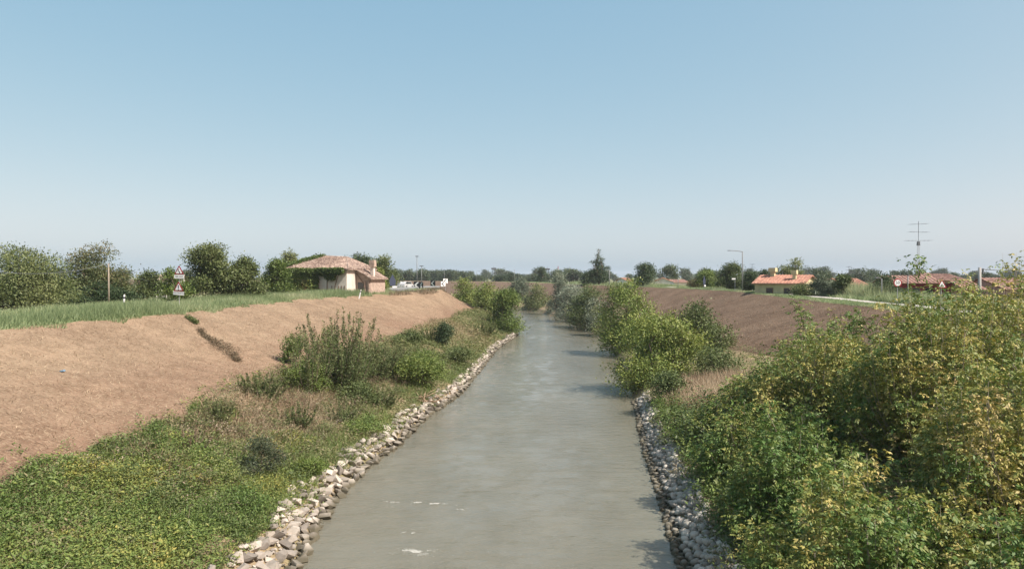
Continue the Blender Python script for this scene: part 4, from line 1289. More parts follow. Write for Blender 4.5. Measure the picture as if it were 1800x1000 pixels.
# facade detail: drain pipe, slit vents, slanting shadows modelled as thin dark bars
mb = MB(); mb.box((2.0, -DB / 2 - .06, 1.7), (.1, .1, 3.7)); mb.make("drainpipe", M['wood'], fh)
for x in (2.75, 3.25, 3.8, 4.3, 4.75):
    mb = MB(); mb.box((x, -DB / 2 - .012, .75), (.13, .05, 1.1)); mb.make("slit_vent", M['wood'], fh)
for x in (-.3, 3.2):
    mb = MB(); mb.tube([(x + .55, -DB / 2 - .06, 2.7), (x, -DB / 2 - .06, 1.1)], .05, 5); mb.make("diagonal_bar", M['wood'], fh)  # thin bars stand in for the diagonal shadows on the facade
mb = MB(); mb.box((.1, -DB / 2 - .02, 1.9), (.5, .08, .9)); mb.make("shutter", M['wood'], fh)
# lean-to on the right with its own falling roof, dark doorway panel and chimney
LX = WB / 2
mb = MB()
mb.prism([(0, -.6), (2.3, -.6), (2.3, 2.4), (0, 3.7)], -1.5, 3.8, (LX + .003, 0, 0)); mb.make("annex_wall", M['brick'], fh)
mb = MB()
mb.prism([(-1.2, 4.50), (2.7, 2.34), (2.7, 2.19), (-1.2, 4.35)], -2.0, 4.2, (LX, 0, 0)); ar = mb.make("annex_roof", M['tile_old'], fh)
mb = MB()
for i in range(22):
    y_ = -1.9 + i * .28
    mb.tube([(LX - 1.2, y_, 4.52), (LX + 2.7, y_, 2.36)], .075, 5)
ct = mb.make("cover_tiles", M['tile_old'], ar); ct['kind'] = 'stuff'
mb = MB(); mb.box((LX + .75, -1.53, .9), (.85, .08, 1.8)); mb.make("dark_doorway", M['glass'], fh)  # dark panel stands in for the shade inside the open doorway
mb = MB(); mb.tube([(LX + .1, -1.56, 3.1), (LX + 1.5, -1.56, 1.3)], .07, 5); mb.make("diagonal_bar", M['wood'], fh)
for x in (1.5, 2.1):
    mb = MB(); mb.box((LX + x, -1.6, .95), (.22, .22, 2.0)); mb.make("pilaster", M['brick'], fh)
mb = MB(); mb.box((LX + 1.9, .2, 3.1), (.5, .5, 2.1)); ch = mb.make("chimney", M['plaster'], fh)
mb = MB(); mb.box((LX + 1.9, .2, 4.6), (.85, .85, 1.0), 0, .94); mb.make("chimney_cap", M['brick'], ch)
# ivy draped over the left half of the farmhouse and along the eaves
rg4 = np.random.default_rng(77)
n = 15000
xx = -WB / 2 - .4 + rg4.random(n) ** 1.15 * (WB + .2)
frac = (xx + WB / 2) / WB
zlow = np.where(frac < .58, -0.2, EZ - .35 - .75 * rg4.random(n) * (frac < .85) - .15 + .5 * sn(np.stack([xx, xx * 0, xx * 0], 1), 2.4, 3))
zz = zlow + (EZ + .15 - zlow) * rg4.random(n)
yy = -DB / 2 - .15 - .5 * rg4.random(n) - .25 * (zz > EZ - .6) - .25 * (frac < .5)
k = rg4.random(n) < np.where(frac < .6, 1, .8)
pf = np.stack([xx, yy, zz], 1)[k]
n2 = 4200
ts = rg4.random(n2) ** 1.1
side_x = -WB / 2 - .15 - .45 * rg4.random(n2); 
ps = np.stack([side_x, (rg4.random(n2) - .5) * DB, -.2 + rg4.random(n2) * (EZ + .5)], 1)
t = rg4.random(2600)
c0 = np.array(c4[0]); c3 = np.array(c4[3]); apx = np.array(ap[0])
e = c0[None] * (1 - t)[:, None] + apx[None] * t[:, None]
pr = e + rg4.normal(size=(2600, 3)) * np.array([.35, .5, .12]) + np.array([-.25, .2, .15])
PV = np.concatenate([pf, ps, pr]); n = len(PV)
d_ = unit(rg4.normal(size=(n, 3)) + np.array([0, -.3, -.6]))
L = .2 * rg4.uniform(.7, 1.4, n)
tone = np.clip(.4 + .2 * sn(PV, 1.3, 2) + .1 * rg4.normal(size=n) + np.where((PV[:, 0] > -1.5) & (PV[:, 0] < .4) & (PV[:, 2] < 2.2), .3, 0), .01, .99)
iv = build("ivy", leaf_geo(PV, d_, L, L * .8, unit(rg4.normal(size=(n, 3)) * .5 + np.array([0, -1, .3]))), quads(n), G['ivy'], None, tone)
iv.location = fh.location; iv.rotation_euler = fh.rotation_euler
tag(iv, "thick ivy hanging over the farmhouse wall and eaves", "ivy")


# ------------------------------------------------------------------ signs, posts, rails
def text_mesh(name, body, size, mat, parent, loc, align='CENTER', rot=(R(90), 0, 0), sx=1.0):
    cu = bpy.data.curves.new(name, 'FONT')
    cu.body = body; cu.size = size; cu.align_x = align; cu.align_y = 'CENTER'; cu.extrude = 0.002
    tmp = bpy.data.objects.new(name, cu)
    COL.objects.link(tmp)
    dg = bpy.context.evaluated_depsgraph_get()
    me = bpy.data.meshes.new_from_object(tmp.evaluated_get(dg))
    bpy.data.objects.remove(tmp)
    me.materials.clear(); me.materials.append(mat)
    o = bpy.data.objects.new(name, me); COL.objects.link(o)
    o.parent = parent; o.location = loc; o.rotation_euler = rot; o.scale = (sx, 1, 1)
    return o


def tri(s, cx=0, cz=0, r=.06):
    """equilateral triangle with clipped corners"""
    h = s * .866; out = []
    c = [(-s / 2, -h / 3), (s / 2, -h / 3), (0, 2 * h / 3)]
    for i in range(3):
        p0 = np.array(c[i]); pa = np.array(c[i - 1]); pb = np.array(c[(i + 1) % 3])
        for q_ in (p0 + (pa - p0) / np.linalg.norm(pa - p0) * r, p0 + (pb - p0) / np.linalg.norm(pb - p0) * r):
            out.append((q_[0] + cx, q_[1] + cz))
    return out


def warn_panel(root, z, s, dx=0, rz=0, y=-.05):
    pn = MB().prism(tri(s), -.012, .012).make("warning_panel", M['red'], root)
    pn.location = (dx, y, z); pn.rotation_euler = (0, 0, rz)
    MB().prism(tri(s * .68, r=.03), -.018, -.0125).make("panel_face", M['white'], pn)
    return pn


sx_, sy_ = (315 - 900) / FPX * 62, 62.0
sz_ = h1(sx_, sy_)
wsn = empty("warning_sign", (sx_, sy_, sz_), "pair of red-bordered warning triangles with white text plates on one pole", "road sign", None, R(-11))
top = P(0, 466, 62)[2] - sz_
MB().tube([(0, 0, -.4), (0, 0, top - .1)], .03, 8).make("pole", M['steel'], wsn)
s1 = .9
zc1 = top - s1 * .866 * 2 / 3
p1 = warn_panel(wsn, zc1, s1, .03)
MB().prism([(-.03, -.02), (-.03, .20), (-.09, .22), (-.09, .0), (.03, -.06), (.03, -.2), (.09, -.2), (.09, -.01)], -.024, -.019, (0, 0, .0)).make("bend_arrow", M['black'], p1)
pl1 = MB().box((0, 0, 0), (.92, .02, .30)).make("text_plate", M['white'], wsn); pl1.location = (.03, -.05, zc1 - .45)
text_mesh("lettering", "PER 5 KM", .17, M['black'], pl1, (0, -.013, 0))
zc2 = top - 1.38 - s1 * .866 * 2 / 3
p2 = warn_panel(wsn, zc2, s1 * 1.04, -.03)
MB().box((0, -.0215, .08), (.07, .005, .30), 0, 1.25).make("exclamation_bar", M['black'], p2)
MB().box((0, -.0215, -.16), (.08, .005, .07)).make("exclamation_dot", M['black'], p2)
pl2 = MB().box((0, 0, 0), (1.0, .02, .30)).make("text_plate", M['white'], wsn); pl2.location = (-.03, -.05, zc2 - .45)
pl2.rotation_euler = (0, R(4), 0)
text_mesh("lettering", "STRADA DEFORMATA", .105, M['black'], pl2, (0, -.013, 0))
st_ = MB()
for k in range(7): st_.prism([(-.42 + k * .13, 0), (-.36 + k * .13, 0), (-.30 + k * .13, .05), (-.36 + k * .13, .05)], -.0135, -.0105, (0, 0, .155 - .06))
st_.make("stripe_band", M['red'], pl2)

# thin wooden pole with overhead wire, left
def wire(name, a_, b_, sag, label, rad=.012, mat=None):
    a_ = Vector(a_); b_ = Vector(b_); pts = []
    for i in range(17):
        t = i / 16; q_ = a_.lerp(b_, t); q_.z -= sag * 4 * t * (1 - t); pts.append(q_)
    return tag(MB().tube(pts, rad, 4).make(name, mat or M['steel']), label, "wire")


pb = P(191, 530, 74); ptop = P(191, 463, 74)
up = empty("utility_pole", (pb[0], pb[1], h1(pb[0], pb[1])), "thin pale utility pole rising from the tall grass", "pole")
hgt = ptop[2] - up.location.z
MB().tube([(0, 0, -.4), (0, 0, hgt)], [.10, .06], 10).make("shaft", M['bark_pale'], up, True)
MB().box((0, 0, hgt - .3), (.5, .06, .06)).make("crossarm", M['steel'], up)
wire("overhead_wire", P(-60, 470, 60), (pb[0], pb[1], ptop[2] + .0), .75, "pale overhead wire sagging from the frame edge to the thin pole", .014, M['lampsteel'])
wire("overhead_wire", (pb[0], pb[1], ptop[2]), P(300, 500, 100), .5, "faint wire running on from the thin pole toward the farmhouse", .010)


def delineator(px, pyb, d, label, hgt=.9, tilt=0):
    x = (px - 900) / FPX * d; z = h1(x, d)
    g_ = z if pyb is None else P(px, pyb, d)[2]
    r = empty("delineator_post", (x, d, g_), label, "marker post", "white marker posts in the grass")
    r.rotation_euler = (0, R(tilt), 0)
    MB().prism([(-.07, -.3), (.07, -.3), (.06, hgt), (-.04, hgt - .08)], -.05, .05).make("post", M['white'], r)
    MB().prism([(-.072, hgt * .62), (.072, hgt * .62), (.07, hgt * .78), (-.07, hgt * .78)], -.054, .054).make("reflector_band", M['black'], r)
    return r


delineator(218, 537, 66, "white marker post in the grass beside the thin utility pole", 1.0)
delineator(632, 521, 98, "white marker post leaning in the grass before the farmhouse", .95, 12)


def guardrail(pts, label, seed, posts_every=2.0):
    root = empty("guardrail", pts[0], label, "guardrail", "guardrails of the dike road")
    P0 = Vector(pts[0]); cv = [Vector(q_) - P0 for q_ in pts]
    dense = []
    for a_, b_ in zip(cv[:-1], cv[1:]):
        k = max(2, int((b_ - a_).length / 1.0))
        for i in range(k): dense.append(a_.lerp(b_, i / k))
    dense.append(cv[-1])
    prof = [(0, .75), (.04, .70), (.0, .64), (.0, .58), (.04, .52), (0, .46), (-.02, .46), (.02, .52), (-.02, .58), (-.02, .64), (.02, .70), (-.02, .75)]
    vs = []; fs = []
    for i, q_ in enumerate(dense):
        dd_ = (dense[min(i + 1, len(dense) - 1)] - dense[max(0, i - 1)]).normalized(); nn_ = Vector((dd_.y, -dd_.x, 0))
        for u, z in prof: vs.append(q_ + nn_ * u + Vector((0, 0, z)))
    m_ = len(prof)
    for i in range(len(dense) - 1):
        for k in range(m_):
            a_ = i * m_ + k; b_ = i * m_ + (k + 1) % m_
            fs.append((a_, b_, b_ + m_, a_ + m_))
    MB().add(vs, fs).make("rail_beam", M['steel'], root)
    acc = 0; prev = dense[0]; base = MB().box((0, 0, .2), (.08, .1, 1.0)).make("post", M['steel'], root)
    base.location = dense[0]
    for q_ in dense[1:]:
        acc += (q_ - prev).length; prev = q_
        if acc >= posts_every:
            acc = 0; c = base.copy(); COL.objects.link(c); c.parent = root; c.location = q_
    return root


def gp(x, y_): return (x, y_, h1(x, y_))


guardrail([gp(-20.3, 118), gp(-18.4, 126), gp(-15.6, 136), gp(-14.0, 143), gp(-15.2, 150), gp(-20, 158)], "long galvanised guardrail with posts on the crest above the straw slope", 1)
guardrail([gp(-26.0, 138), gp(-23.2, 142), gp(-21.5, 148), gp(-23, 155)], "short guardrail on the far side of the road bend", 2)


def chevron(px, py, d, s, label, flip=False, rz=0, mirror=False):
    x, y_, z = P(px, py, d)
    g_ = h1(x, y_)
    r = empty("chevron_sign", (x, y_, g_), label, "chevron sign", "black and white curve chevrons", rz)
    zc = z - g_
    MB().tube([(0, .05, -.3), (0, .05, zc)], .035, 6).make("post", M['steel'], r)
    MB().box((0, 0, zc), (s, .03, s)).make("panel", M['white' if mirror else 'black'], r)
    a_ = s * .42; b_ = s * .2
    MB().prism([(-a_, 0), (a_ * .15, a_), (a_ * .75, a_), (-a_ * .3, 0), (a_ * .75, -a_), (a_ * .15, -a_)], -.022, -.016, (0, 0, zc)).make("arrow", M['black' if mirror else 'white'], r)
    return r


chevron(733, 501, 132, 1.25, "black chevron sign with a white arrow, first along the guardrail", rz=R(-10))
chevron(741, 501, 134, 1.1, "darker chevron sign just behind the first along the guardrail", rz=R(-50))
chevron(761, 498, 146, 1.1, "small chevron sign turned aside in the middle of the bend", rz=R(-25))
chevron(779, 499, 141, .9, "white chevron sign with a dark arrow at the last part of the bend", rz=R(25), mirror=True)
chevron(783, 494, 143, .9, "highest chevron sign, above the last one in the bend", rz=R(25), mirror=True)

# car far on the road
cx_, cy_, cz_ = P(713, 503, 152)
car = empty("parked_car", (cx_, cy_, h1(cx_, cy_)), "small white car on the road beyond the guardrail", "car", None, R(70))
M['carpaint'] = flat_mat('dull_white_car_paint', (0.45, 0.46, 0.47), 0.4)
MB().prism([(-2, .25), (2, .25), (2.05, .75), (1.3, .95), (.7, 1.45), (-1.3, 1.48), (-1.95, 1.0), (-2.05, .6)], -.85, .85).make("body", M['carpaint'], car)
MB().prism([(-1.75, 1.0), (1.1, .97), (.62, 1.38), (-1.2, 1.41)], -.857, .857).make("side_window", M['glass'], car)
for wx in (-1.3, 1.3):
    for wy in (-.8, .8):
        MB().tube([(wx, wy - .09, .33), (wx, wy + .09, .33)], .33, 14).make("wheel", M['black'], car)

# sign seen from behind near the farmhouse
def back_sign(px, pyt, pyb, d, label, w, h, group=None, face='signback'):
    x, y_, zt = P(px, pyt, d); g_ = h1(x, y_)
    r = empty("road_sign", (x, y_, g_), label, "road sign", group, R(55))
    H_ = zt - g_
    MB().tube([(0, .06, -.3), (0, .06, H_)], .05, 8).make("post", M['steel'], r)
    MB().prism([(-w / 2, H_ - h * .55), (0, H_), (w / 2, H_ - h * .55), (w / 2 * .9, H_ - h), (-w / 2 * .9, H_ - h)], -.02, .02).make("panel", M[face], r)
    MB().box((w * .3, .0, H_ - h - .25), (w * .6, .03, .35)).make("small_plate", M['white'], r)
    return r


back_sign(690, 482, 505, 122, "dark blue-grey sign on a post beside the farmhouse shrubs", 1.5, 1.9)
back_sign(1238, 485, 507, 146, "dark triangular sign seen nearly edge-on, white plate below, on the far dike", 1.3, 1.7)


def lamp(px, pyt, d, arm, label, group, r0=.07, base_py=None, head=.7, name="street_lamp", armdir=-1, lift=0.15):
    x, y_, zt = P(px, pyt, d); g_ = h1(x, y_); H_ = zt - g_
    r = empty(name, (x, y_, g_), label, "street lamp", group)
    MB().tube([(0, 0, -.3), (0, 0, H_)], [r0 * 1.3, r0], 8).make("pole", M['lampsteel'], r, True)
    if arm > 0:
        MB().tube([(0, 0, H_ - .05), (armdir * arm * .5, 0, H_ + lift * .6), (armdir * arm, 0, H_ + lift)], [r0 * .8, r0 * .7, r0 * .6], 6).make("arm", M['lampsteel'], r)
        MB().box((armdir * (arm + head / 2), 0, H_ + lift), (head, .28, .12), 0, .8).make("lamp_head", M['darkmetal'], r)
    else:
        MB().box((0, 0, H_ + .05), (head, .25, .14), 0, .8).make("lamp_head", M['darkmetal'], r)
    return r


LGp = "street lamps along the roads"
lamp(1305, 442, 128, 2.0, "tall lamp post with a long arm pointing left above the path", LGp, .085, head=.6)
lamp(733, 451, 150, .0, "tallest of the distant lamps standing behind the road chevrons", LGp, .06, head=.7)
lamp(741, 468, 153, .0, "shorter distant lamp just beside the tallest far one", LGp, .06, head=.9)
lamp(781, 476, 400, .9, "low far lamp with an arm above the concrete wall", LGp, .07, armdir=1)
lamp(838, 477, 352, 1.0, "faint far lamp over the olive bushes", LGp, .07, armdir=1)
lamp(904, 474, 306, .0, "plain grey post above the brown dike at the river turn", LGp, .08, head=.12)
lamp(1071, 474, 205, .0, "twin grey post beside the dark conifer", LGp, .10, head=.12)
lamp(1550, 490, 88, .45, "short garden lamp in front of the dark magnolia", LGp, .05, head=.35)
lamp(1596, 484, 92, .0, "slim grey post before the dark red house", LGp, .06, head=.1)
lamp(1192, 487, 160, .0, "thin stick post before the low roofs", LGp, .05, head=.1)

# street-name plate
x, y_, zt = P(1292, 489, 130); g_ = h1(x, y_)
sp = empty("street_plate", (x, y_, g_), "small white plate on a short post under the long-armed lamp", "sign")
MB().tube([(0, 0, -.3), (0, 0, zt - g_)], .04, 6).make("post", M['steel'], sp)
MB().box((-.25, -.05, zt - g_ - .12), (.65, .03, .25)).make("plate", M['white'], sp)

# speed limit sign
x, y_, zt = P(1578, 490, 78); g_ = h1(x, y_)
sl = empty("speed_sign", (x, y_, g_), "round speed limit sign reading 50 in a red ring", "road sign", None, R(0))
zc = P(0, 497, 78)[2] - g_
MB().tube([(0, .04, -.3), (0, .04, zc + .3)], .035, 8).make("post", M['steel'], sl)
MB().prism([(.44 * math.cos(t), .44 * math.sin(t)) for t in np.linspace(0, 2 * math.pi, 33)[:-1]], -.015, .015, (0, 0, zc)).make("ring", M['red'], sl)
MB().prism([(.32 * math.cos(t), .32 * math.sin(t)) for t in np.linspace(0, 2 * math.pi, 33)[:-1]], -.021, -.0155, (0, 0, zc)).make("face", M['white'], sl)
tx = text_mesh("numerals", "50", .46, M['black'], sl, (0, -.025, zc)); tx.data.transform(Matrix.Identity(4))
# triangular warning on the right
x, y_, zt = P(1655, 485, 72); g_ = h1(x, y_)
tw = empty("warning_sign", (x, y_, g_), "red-bordered warning triangle with a dark pictogram half hidden by the maple", "road sign")
zc = P(0, 501, 72)[2] - g_
MB().tube([(0, .05, -.3), (0, .05, zc + .3)], .035, 8).make("post", M['steel'], tw)
pn = warn_panel(tw, zc, 1.0)
MB().prism([(-.2, -.14), (-.08, -.04), (-.02, .1), (.06, .12), (.05, .0), (.18, -.06), (.22, -.15), (.05, -.1)], -.024, -.0185).make("pictogram", M['black'], pn)

# concrete pole with wires, right
x, y_, zt = P(1722, 470, 66); g_ = h1(x, y_)
cp = empty("concrete_pole", (x, y_, g_), "thick grey concrete pole carrying the cable at the maple tops", "pole")
H_ = zt - g_
MB().tube([(0, 0, -.3), (0, 0, H_)], [.17, .12], 12).make("shaft", M['concrete'], cp, True)
MB().box((.28, 0, H_ - .35), (.12, .12, .5)).make("insulator", M['darkmetal'], cp)
MB().tube([(.0, 0, H_ - .15), (.3, 0, H_ - .15)], .025, 6).make("bracket", M['darkmetal'], cp)
wire("power_cable", (x, y_, zt - .15), P(1860, 476, 66), .10, "dark cable running from the concrete pole to the frame edge", .035, M['darkmetal'])
wire("power_cable", (x, y_, zt - .2), P(1640, 494, 110), .3, "thin cable dropping from the concrete pole to the red roofs", .014, M['darkmetal'])

# radio mast
x, y_, zt = P(1614, 389, 128); g_ = h1(x, y_); H_ = zt - g_
rm = empty("radio_mast", (x, y_, g_), "tall slim radio mast with three tiers of horizontal aerials", "mast")
zl = P(0, 428, 128)[2] - g_
mb = MB()
for a_ in range(3):
    t = a_ * 2.094
    mb.tube([(.2 * math.cos(t), .2 * math.sin(t), -.3), (.2 * math.cos(t), .2 * math.sin(t), zl)], .022, 4)
for k in range(int(zl / .45)):
    z0 = k * .45
    for a_ in range(3):
        t = a_ * 2.094; t2 = (a_ + 1) * 2.094
        mb.tube([(.2 * math.cos(t), .2 * math.sin(t), z0), (.2 * math.cos(t2), .2 * math.sin(t2), z0 + .45)], .010, 3, False)
mb.make("lattice", M['steel'], rm)
MB().tube([(0, 0, zl - .5), (0, 0, H_)], .035, 6).make("top_pole", M['darkmetal'], rm)
MB().box((0, 0, zl), (.45, .4, .7), 0, .8).make("rotator", M['darkmetal'], rm)
for py, w, tilt in ((394, 3.4, .25), (408, 3.6, -.05), (423, 4.8, .1)):
    z = P(0, py, 128)[2] - g_
    m2 = MB(); m2.tube([(-w * .5, -.3, z - tilt * .3), (w * .5, .3, z + tilt * .3)], .022, 5)
    for k in range(-3, 4):
        if k: m2.tube([(k * w / 6.5, -.9 + k * .09, z + tilt * k * .1), (k * w / 6.5, .9 + k * .09, z + tilt * k * .1)], .012, 4)
    m2.make("aerial", M['darkmetal'], rm)
z = P(0, 464, 128)[2] - g_
MB().tube([(-2.3, 0, z - .1), (0, 0, z + .25), (.0, 0, z), (-1, 0, z)], .02, 4).make("side_aerial", M['darkmetal'], rm)


# ------------------------------------------------------------------ houses on the right
def hip_house(px0, px1, py_eave, py_ridge, d, roof_m, wall_m, label, rz=0, depth=9, gable=True, name="house", over=.4, ridge_along=True, chims=(), windows=0, ground=None):
    x = ((px0 + px1) / 2 - 900) / FPX * d; W = (px1 - px0) / FPX * d
    ze = P(0, py_eave, d)[2]; zr = P(0, py_ridge, d + depth / 2)[2]
    g_ = h1(x, d + depth / 2) if ground is None else ground
    r = empty(name, (x, d + depth / 2, g_), label, "house", None, rz)
    E = ze - g_; Rz_ = zr - g_
    MB().box((0, 0, E / 2 - .3), (W - 2 * over, depth - 2 * over, E + .6)).make("wall", wall_m, r)
    if gable:   # ridge along x, gable ends closed
        MB().prism([(-depth / 2 + over, E), (depth / 2 - over, E), (0, Rz_ - .1)], 0, 0.2).make
        gm = MB()
        for sx in (-1, 1):
            xg = sx * (W / 2 - over)
            gm.add([(xg, -depth / 2 + over, E - .02), (xg, depth / 2 - over, E - .02), (xg, 0, Rz_ - .12), (xg - sx * .25, -depth / 2 + over, E - .02), (xg - sx * .25, depth / 2 - over, E - .02), (xg - sx * .25, 0, Rz_ - .12)],
                   [(0, 1, 2), (5, 4, 3), (0, 3, 4, 1), (1, 4, 5, 2), (2, 5, 3, 0)])
        gm.make("gable_wall", wall_m, r)
        vs = [(-W / 2, -depth / 2, E), (W / 2, -depth / 2, E), (W / 2, 0, Rz_), (-W / 2, 0, Rz_), (W / 2, depth / 2, E), (-W / 2, depth / 2, E)]
        vs += [(a_, b_, c_ - .16) for a_, b_, c_ in vs]
        rf = MB().add(vs, [(0, 1, 2, 3), (3, 2, 4, 5), (7, 6, 9, 8), (8, 9, 11, 10), (0, 6, 7, 1), (4, 10, 11, 5), (1, 7, 8, 2), (2, 8, 10, 4), (0, 3, 9, 6), (3, 5, 11, 9)]).make("roof", roof_m, r)
    else:
        k = min(W, depth) / 2 * .9
        vs = [(-W / 2, -depth / 2, E), (W / 2, -depth / 2, E), (W / 2, depth / 2, E), (-W / 2, depth / 2, E), (-W / 2 + k, 0, Rz_), (W / 2 - k, 0, Rz_)]
        vs += [(a_, b_, c_ - .16) for a_, b_, c_ in vs[:4]]
        rf = MB().add(vs, [(0, 1, 5, 4), (1, 2, 5), (2, 3, 4, 5), (3, 0, 4), (0, 6, 7, 1), (1, 7, 8, 2), (2, 8, 9, 3), (3, 9, 6, 0), (9, 8, 7, 6)]).make("roof", roof_m, r)
    mb = MB(); n = int(W / .5)
    for i in range(1, n):
        xx_ = -W / 2 + W * i / n
        f = 1.0
        if not gable:
            k = min(W, depth) / 2 * .9; f = min(1, (xx_ + W / 2) / k, (W / 2 - xx_) / k)
        mb.tube([(xx_, -depth / 2, E + .01), (xx_, -depth / 2 * (1 - f), E + (Rz_ - E) * f + .01)], .07, 4, False)
    ct = mb.make("cover_tiles", roof_m, rf); ct['kind'] = 'stuff'
    MB().tube([(-W / 2, -depth / 2 - .06, E - .08), (W / 2, -depth / 2 - .06, E - .08)], .07, 6).make("gutter", M['wood'], r)
    for i in range(windows):
        xx_ = (-.5 + (i + 1) / (windows + 1)) * W
        wf = MB().box((xx_, -depth / 2 + over - .02, E - 1.35), (1.1, .08, 1.3)).make("window", M['wood'], r)
        MB().box((xx_, -depth / 2 + over - .05, E - 1.35), (.9, .06, 1.1)).make("pane", M['glass'], wf)
    for cxp, yy_, hh_, w_, cm in chims:
        c_ = MB().box((cxp, yy_, hh_ - .9), (w_, w_, 1.9)).make("chimney", cm, rf)
        MB().box((cxp, yy_, hh_ + .35), (w_ * 1.7, w_ * 1.7, .62), 0, .95).make("chimney_cap", cm, c_)
    return r


yh = hip_house(1352, 1446, 498, 483, 112, M['tile_new'], M['plaster_y'], "yellow house with a bright orange-red roof and two yellow chimneys", rz=R(-38), depth=8.0, windows=2, chims=((-1.9, -.5, 6.3, .65, M['plaster_y']), (1.9, -2.0, 5.9, .5, M['plaster_y'])), ground=3.9)
hip_house(1157, 1179, 494, 488, 205, M['tile_new'], M['plaster_w'], "small white house with a red gabled roof beside the round tree", rz=R(80), depth=5, ground=4.2)
hip_house(1180, 1208, 496, 491, 225, M['tile_dark'], M['plaster_w'], "low pinkish-roofed house just beyond the small white one", rz=R(10), depth=8, ground=4.2)
hip_house(1092, 1108, 493, 488, 245, M['tile_new'], M['plaster_w'], "tiny red roof peeping beside the dark round tree", rz=R(30), depth=6, ground=4.2)
hip_house(1450, 1480, 500, 490, 125, M['tile_dark'], M['plaster_y'], "pinkish roof behind the grey olive tree", rz=R(15), depth=8, ground=4.0)
hip_house(1480, 1530, 503, 489, 118, M['tile_new'], M['plaster_w'], "long orange roof with a pale chimney left of the magnolia", rz=R(8), depth=9, chims=((2.2, -.8, 4.3, .5, M['plaster_w']),), ground=3.6)
hip_house(1580, 1664, 497, 484, 104, M['tile_dark'], M['darkred'], "dark red house with a weathered roof behind the speed sign", rz=R(-10), depth=9, windows=3, chims=((-3.6, -1, 4.6, .55, M['darkred']), (2.2, -1.6, 4.0, .5, M['darkred'])), ground=4.2)
hip_house(1640, 1700, 492, 481, 122, M['tile_dark'], M['brick'], "brick-coloured roof with a stubby chimney seen over the maple", rz=R(5), depth=10, chims=((-1.5, 0, 5.3, .7, M['brick']),), ground=4.2)
hip_house(1702, 1740, 508, 494, 96, M['tile_dark'], M['darkred'], "dark red roof directly behind the concrete pole", rz=R(-5), depth=8, ground=3.6)
hip_house(1760, 1830, 508, 488, 100, M['tile_dark'], M['brick'], "red roof at the frame edge under the power cable", rz=R(5), depth=10, ground=3.6)
hip_house(258, 306, 492, 483, 150, M['tile_old'], M['plaster_w'], "pale pinkish roof glimpsed in the gap between the left trees", rz=R(12), depth=9, ground=4.6)

# concrete wall / low bridge far left of centre
x, y_, z = P(795, 489, 380)
wl2 = MB().box((0, 0, .4), (10.5, .5, 3.2)).make("concrete_parapet", M['brick']); wl2.location = (x, y_, h1(x, y_))
tag(wl2, "pinkish concrete parapet beyond the last chevron sign", "wall")
# blue sign far
x, y_, z = P(1033, 489, 240); g_ = h1(x, y_)
bs = empty("blue_sign", (x, y_, g_), "small bright blue square sign far off beside the conifer", "road sign")
MB().tube([(0, 0, -.2), (0, 0, z - g_)], .05, 6).make("post", M['steel'], bs)
MB().box((0, -.06, z - g_), (.9, .04, .9)).make("panel", M['blue'], bs)


# towers far away
def tower(px, pyt, d, label, w=3.0, kind='lattice', name="pylon"):
    x, y_, zt = P(px, pyt, d); g_ = 4.3; H_ = zt - g_
    r = empty(name, (x, y_, g_), label, "tower")
    mb = MB()
    for sx in (-1, 1):
        for sy in (-1, 1):
            mb.tube([(sx * w / 2, sy * w / 2, -.5), (sx * w * .18, sy * w * .18, H_)], .16, 4)
    n = 8
    for k in range(n):
        f0 = k / n; f1 = (k + 1) / n
        w0 = w / 2 * (1 - f0) + w * .18 * f0; w1 = w / 2 * (1 - f1) + w * .18 * f1
        for sx in (-1, 1):
            mb.tube([(sx * w0, -w0, f0 * H_), (-sx * w1, -w1, f1 * H_)], .09, 3)
            mb.tube([(w0, sx * w0, f0 * H_), (w1, -sx * w1, f1 * H_)], .09, 3)
    mb.make("frame", M['darkmetal'], r)
    MB().box((0, 0, H_ - .6), (w * .9, w * .9, 1.4)).make("head", M['darkmetal'], r)
    MB().tube([(0, 0, H_), (0, 0, H_ + 1.5)], .1, 4).make("tip", M['darkmetal'], r)
    return r


tower(868, 471, 620, "dark lattice tower far beyond the olive bushes", 4.5)
tower(962, 472, 600, "lattice tower right of the small dark far tree", 4.5)
x, y_, zt = P(981, 468, 640)
rwm = empty("striped_mast", (x, y_, 4.3), "thin red and white striped mast on the horizon", "mast")
for k in range(6):
    hh_ = (zt - 4.3) / 6
    MB().tube([(0, 0, k * hh_), (0, 0, (k + 1) * hh_)], .45 - .03 * k, 8).make("mast_section", M['red' if k % 2 else 'white'], rwm)


def tv_aerial(px, pyt, pyb, d, label):
    x, y_, zt = P(px, pyt, d); zb = P(px, pyb, d)[2]
    r = empty("television_aerial", (x, y_, zb), label, "aerial", "rooftop aerials")
    H_ = zt - zb
    MB().tube([(0, 0, 0), (0, 0, H_)], .025, 5).make("mast", M['darkmetal'], r)
    m2 = MB()
    for k in range(3):
        z = H_ - .1 - k * .55
        m2.tube([(-.5, 0, z), (.5, 0, z + .05)], .02, 4)
        for j in range(4): m2.tube([(-.4 + j * .25, -.2, z), (-.4 + j * .25, .2, z)], .014, 3)
    m2.make("elements", M['darkmetal'], r)


tv_aerial(1416, 466, 483, 113, "rooftop aerial behind the two yellow chimneys")
tv_aerial(1322, 464, 490, 140, "spindly aerial above the hedge by the long-armed lamp")
tv_aerial(1492, 468, 491, 126, "thin aerial over the orange roof")

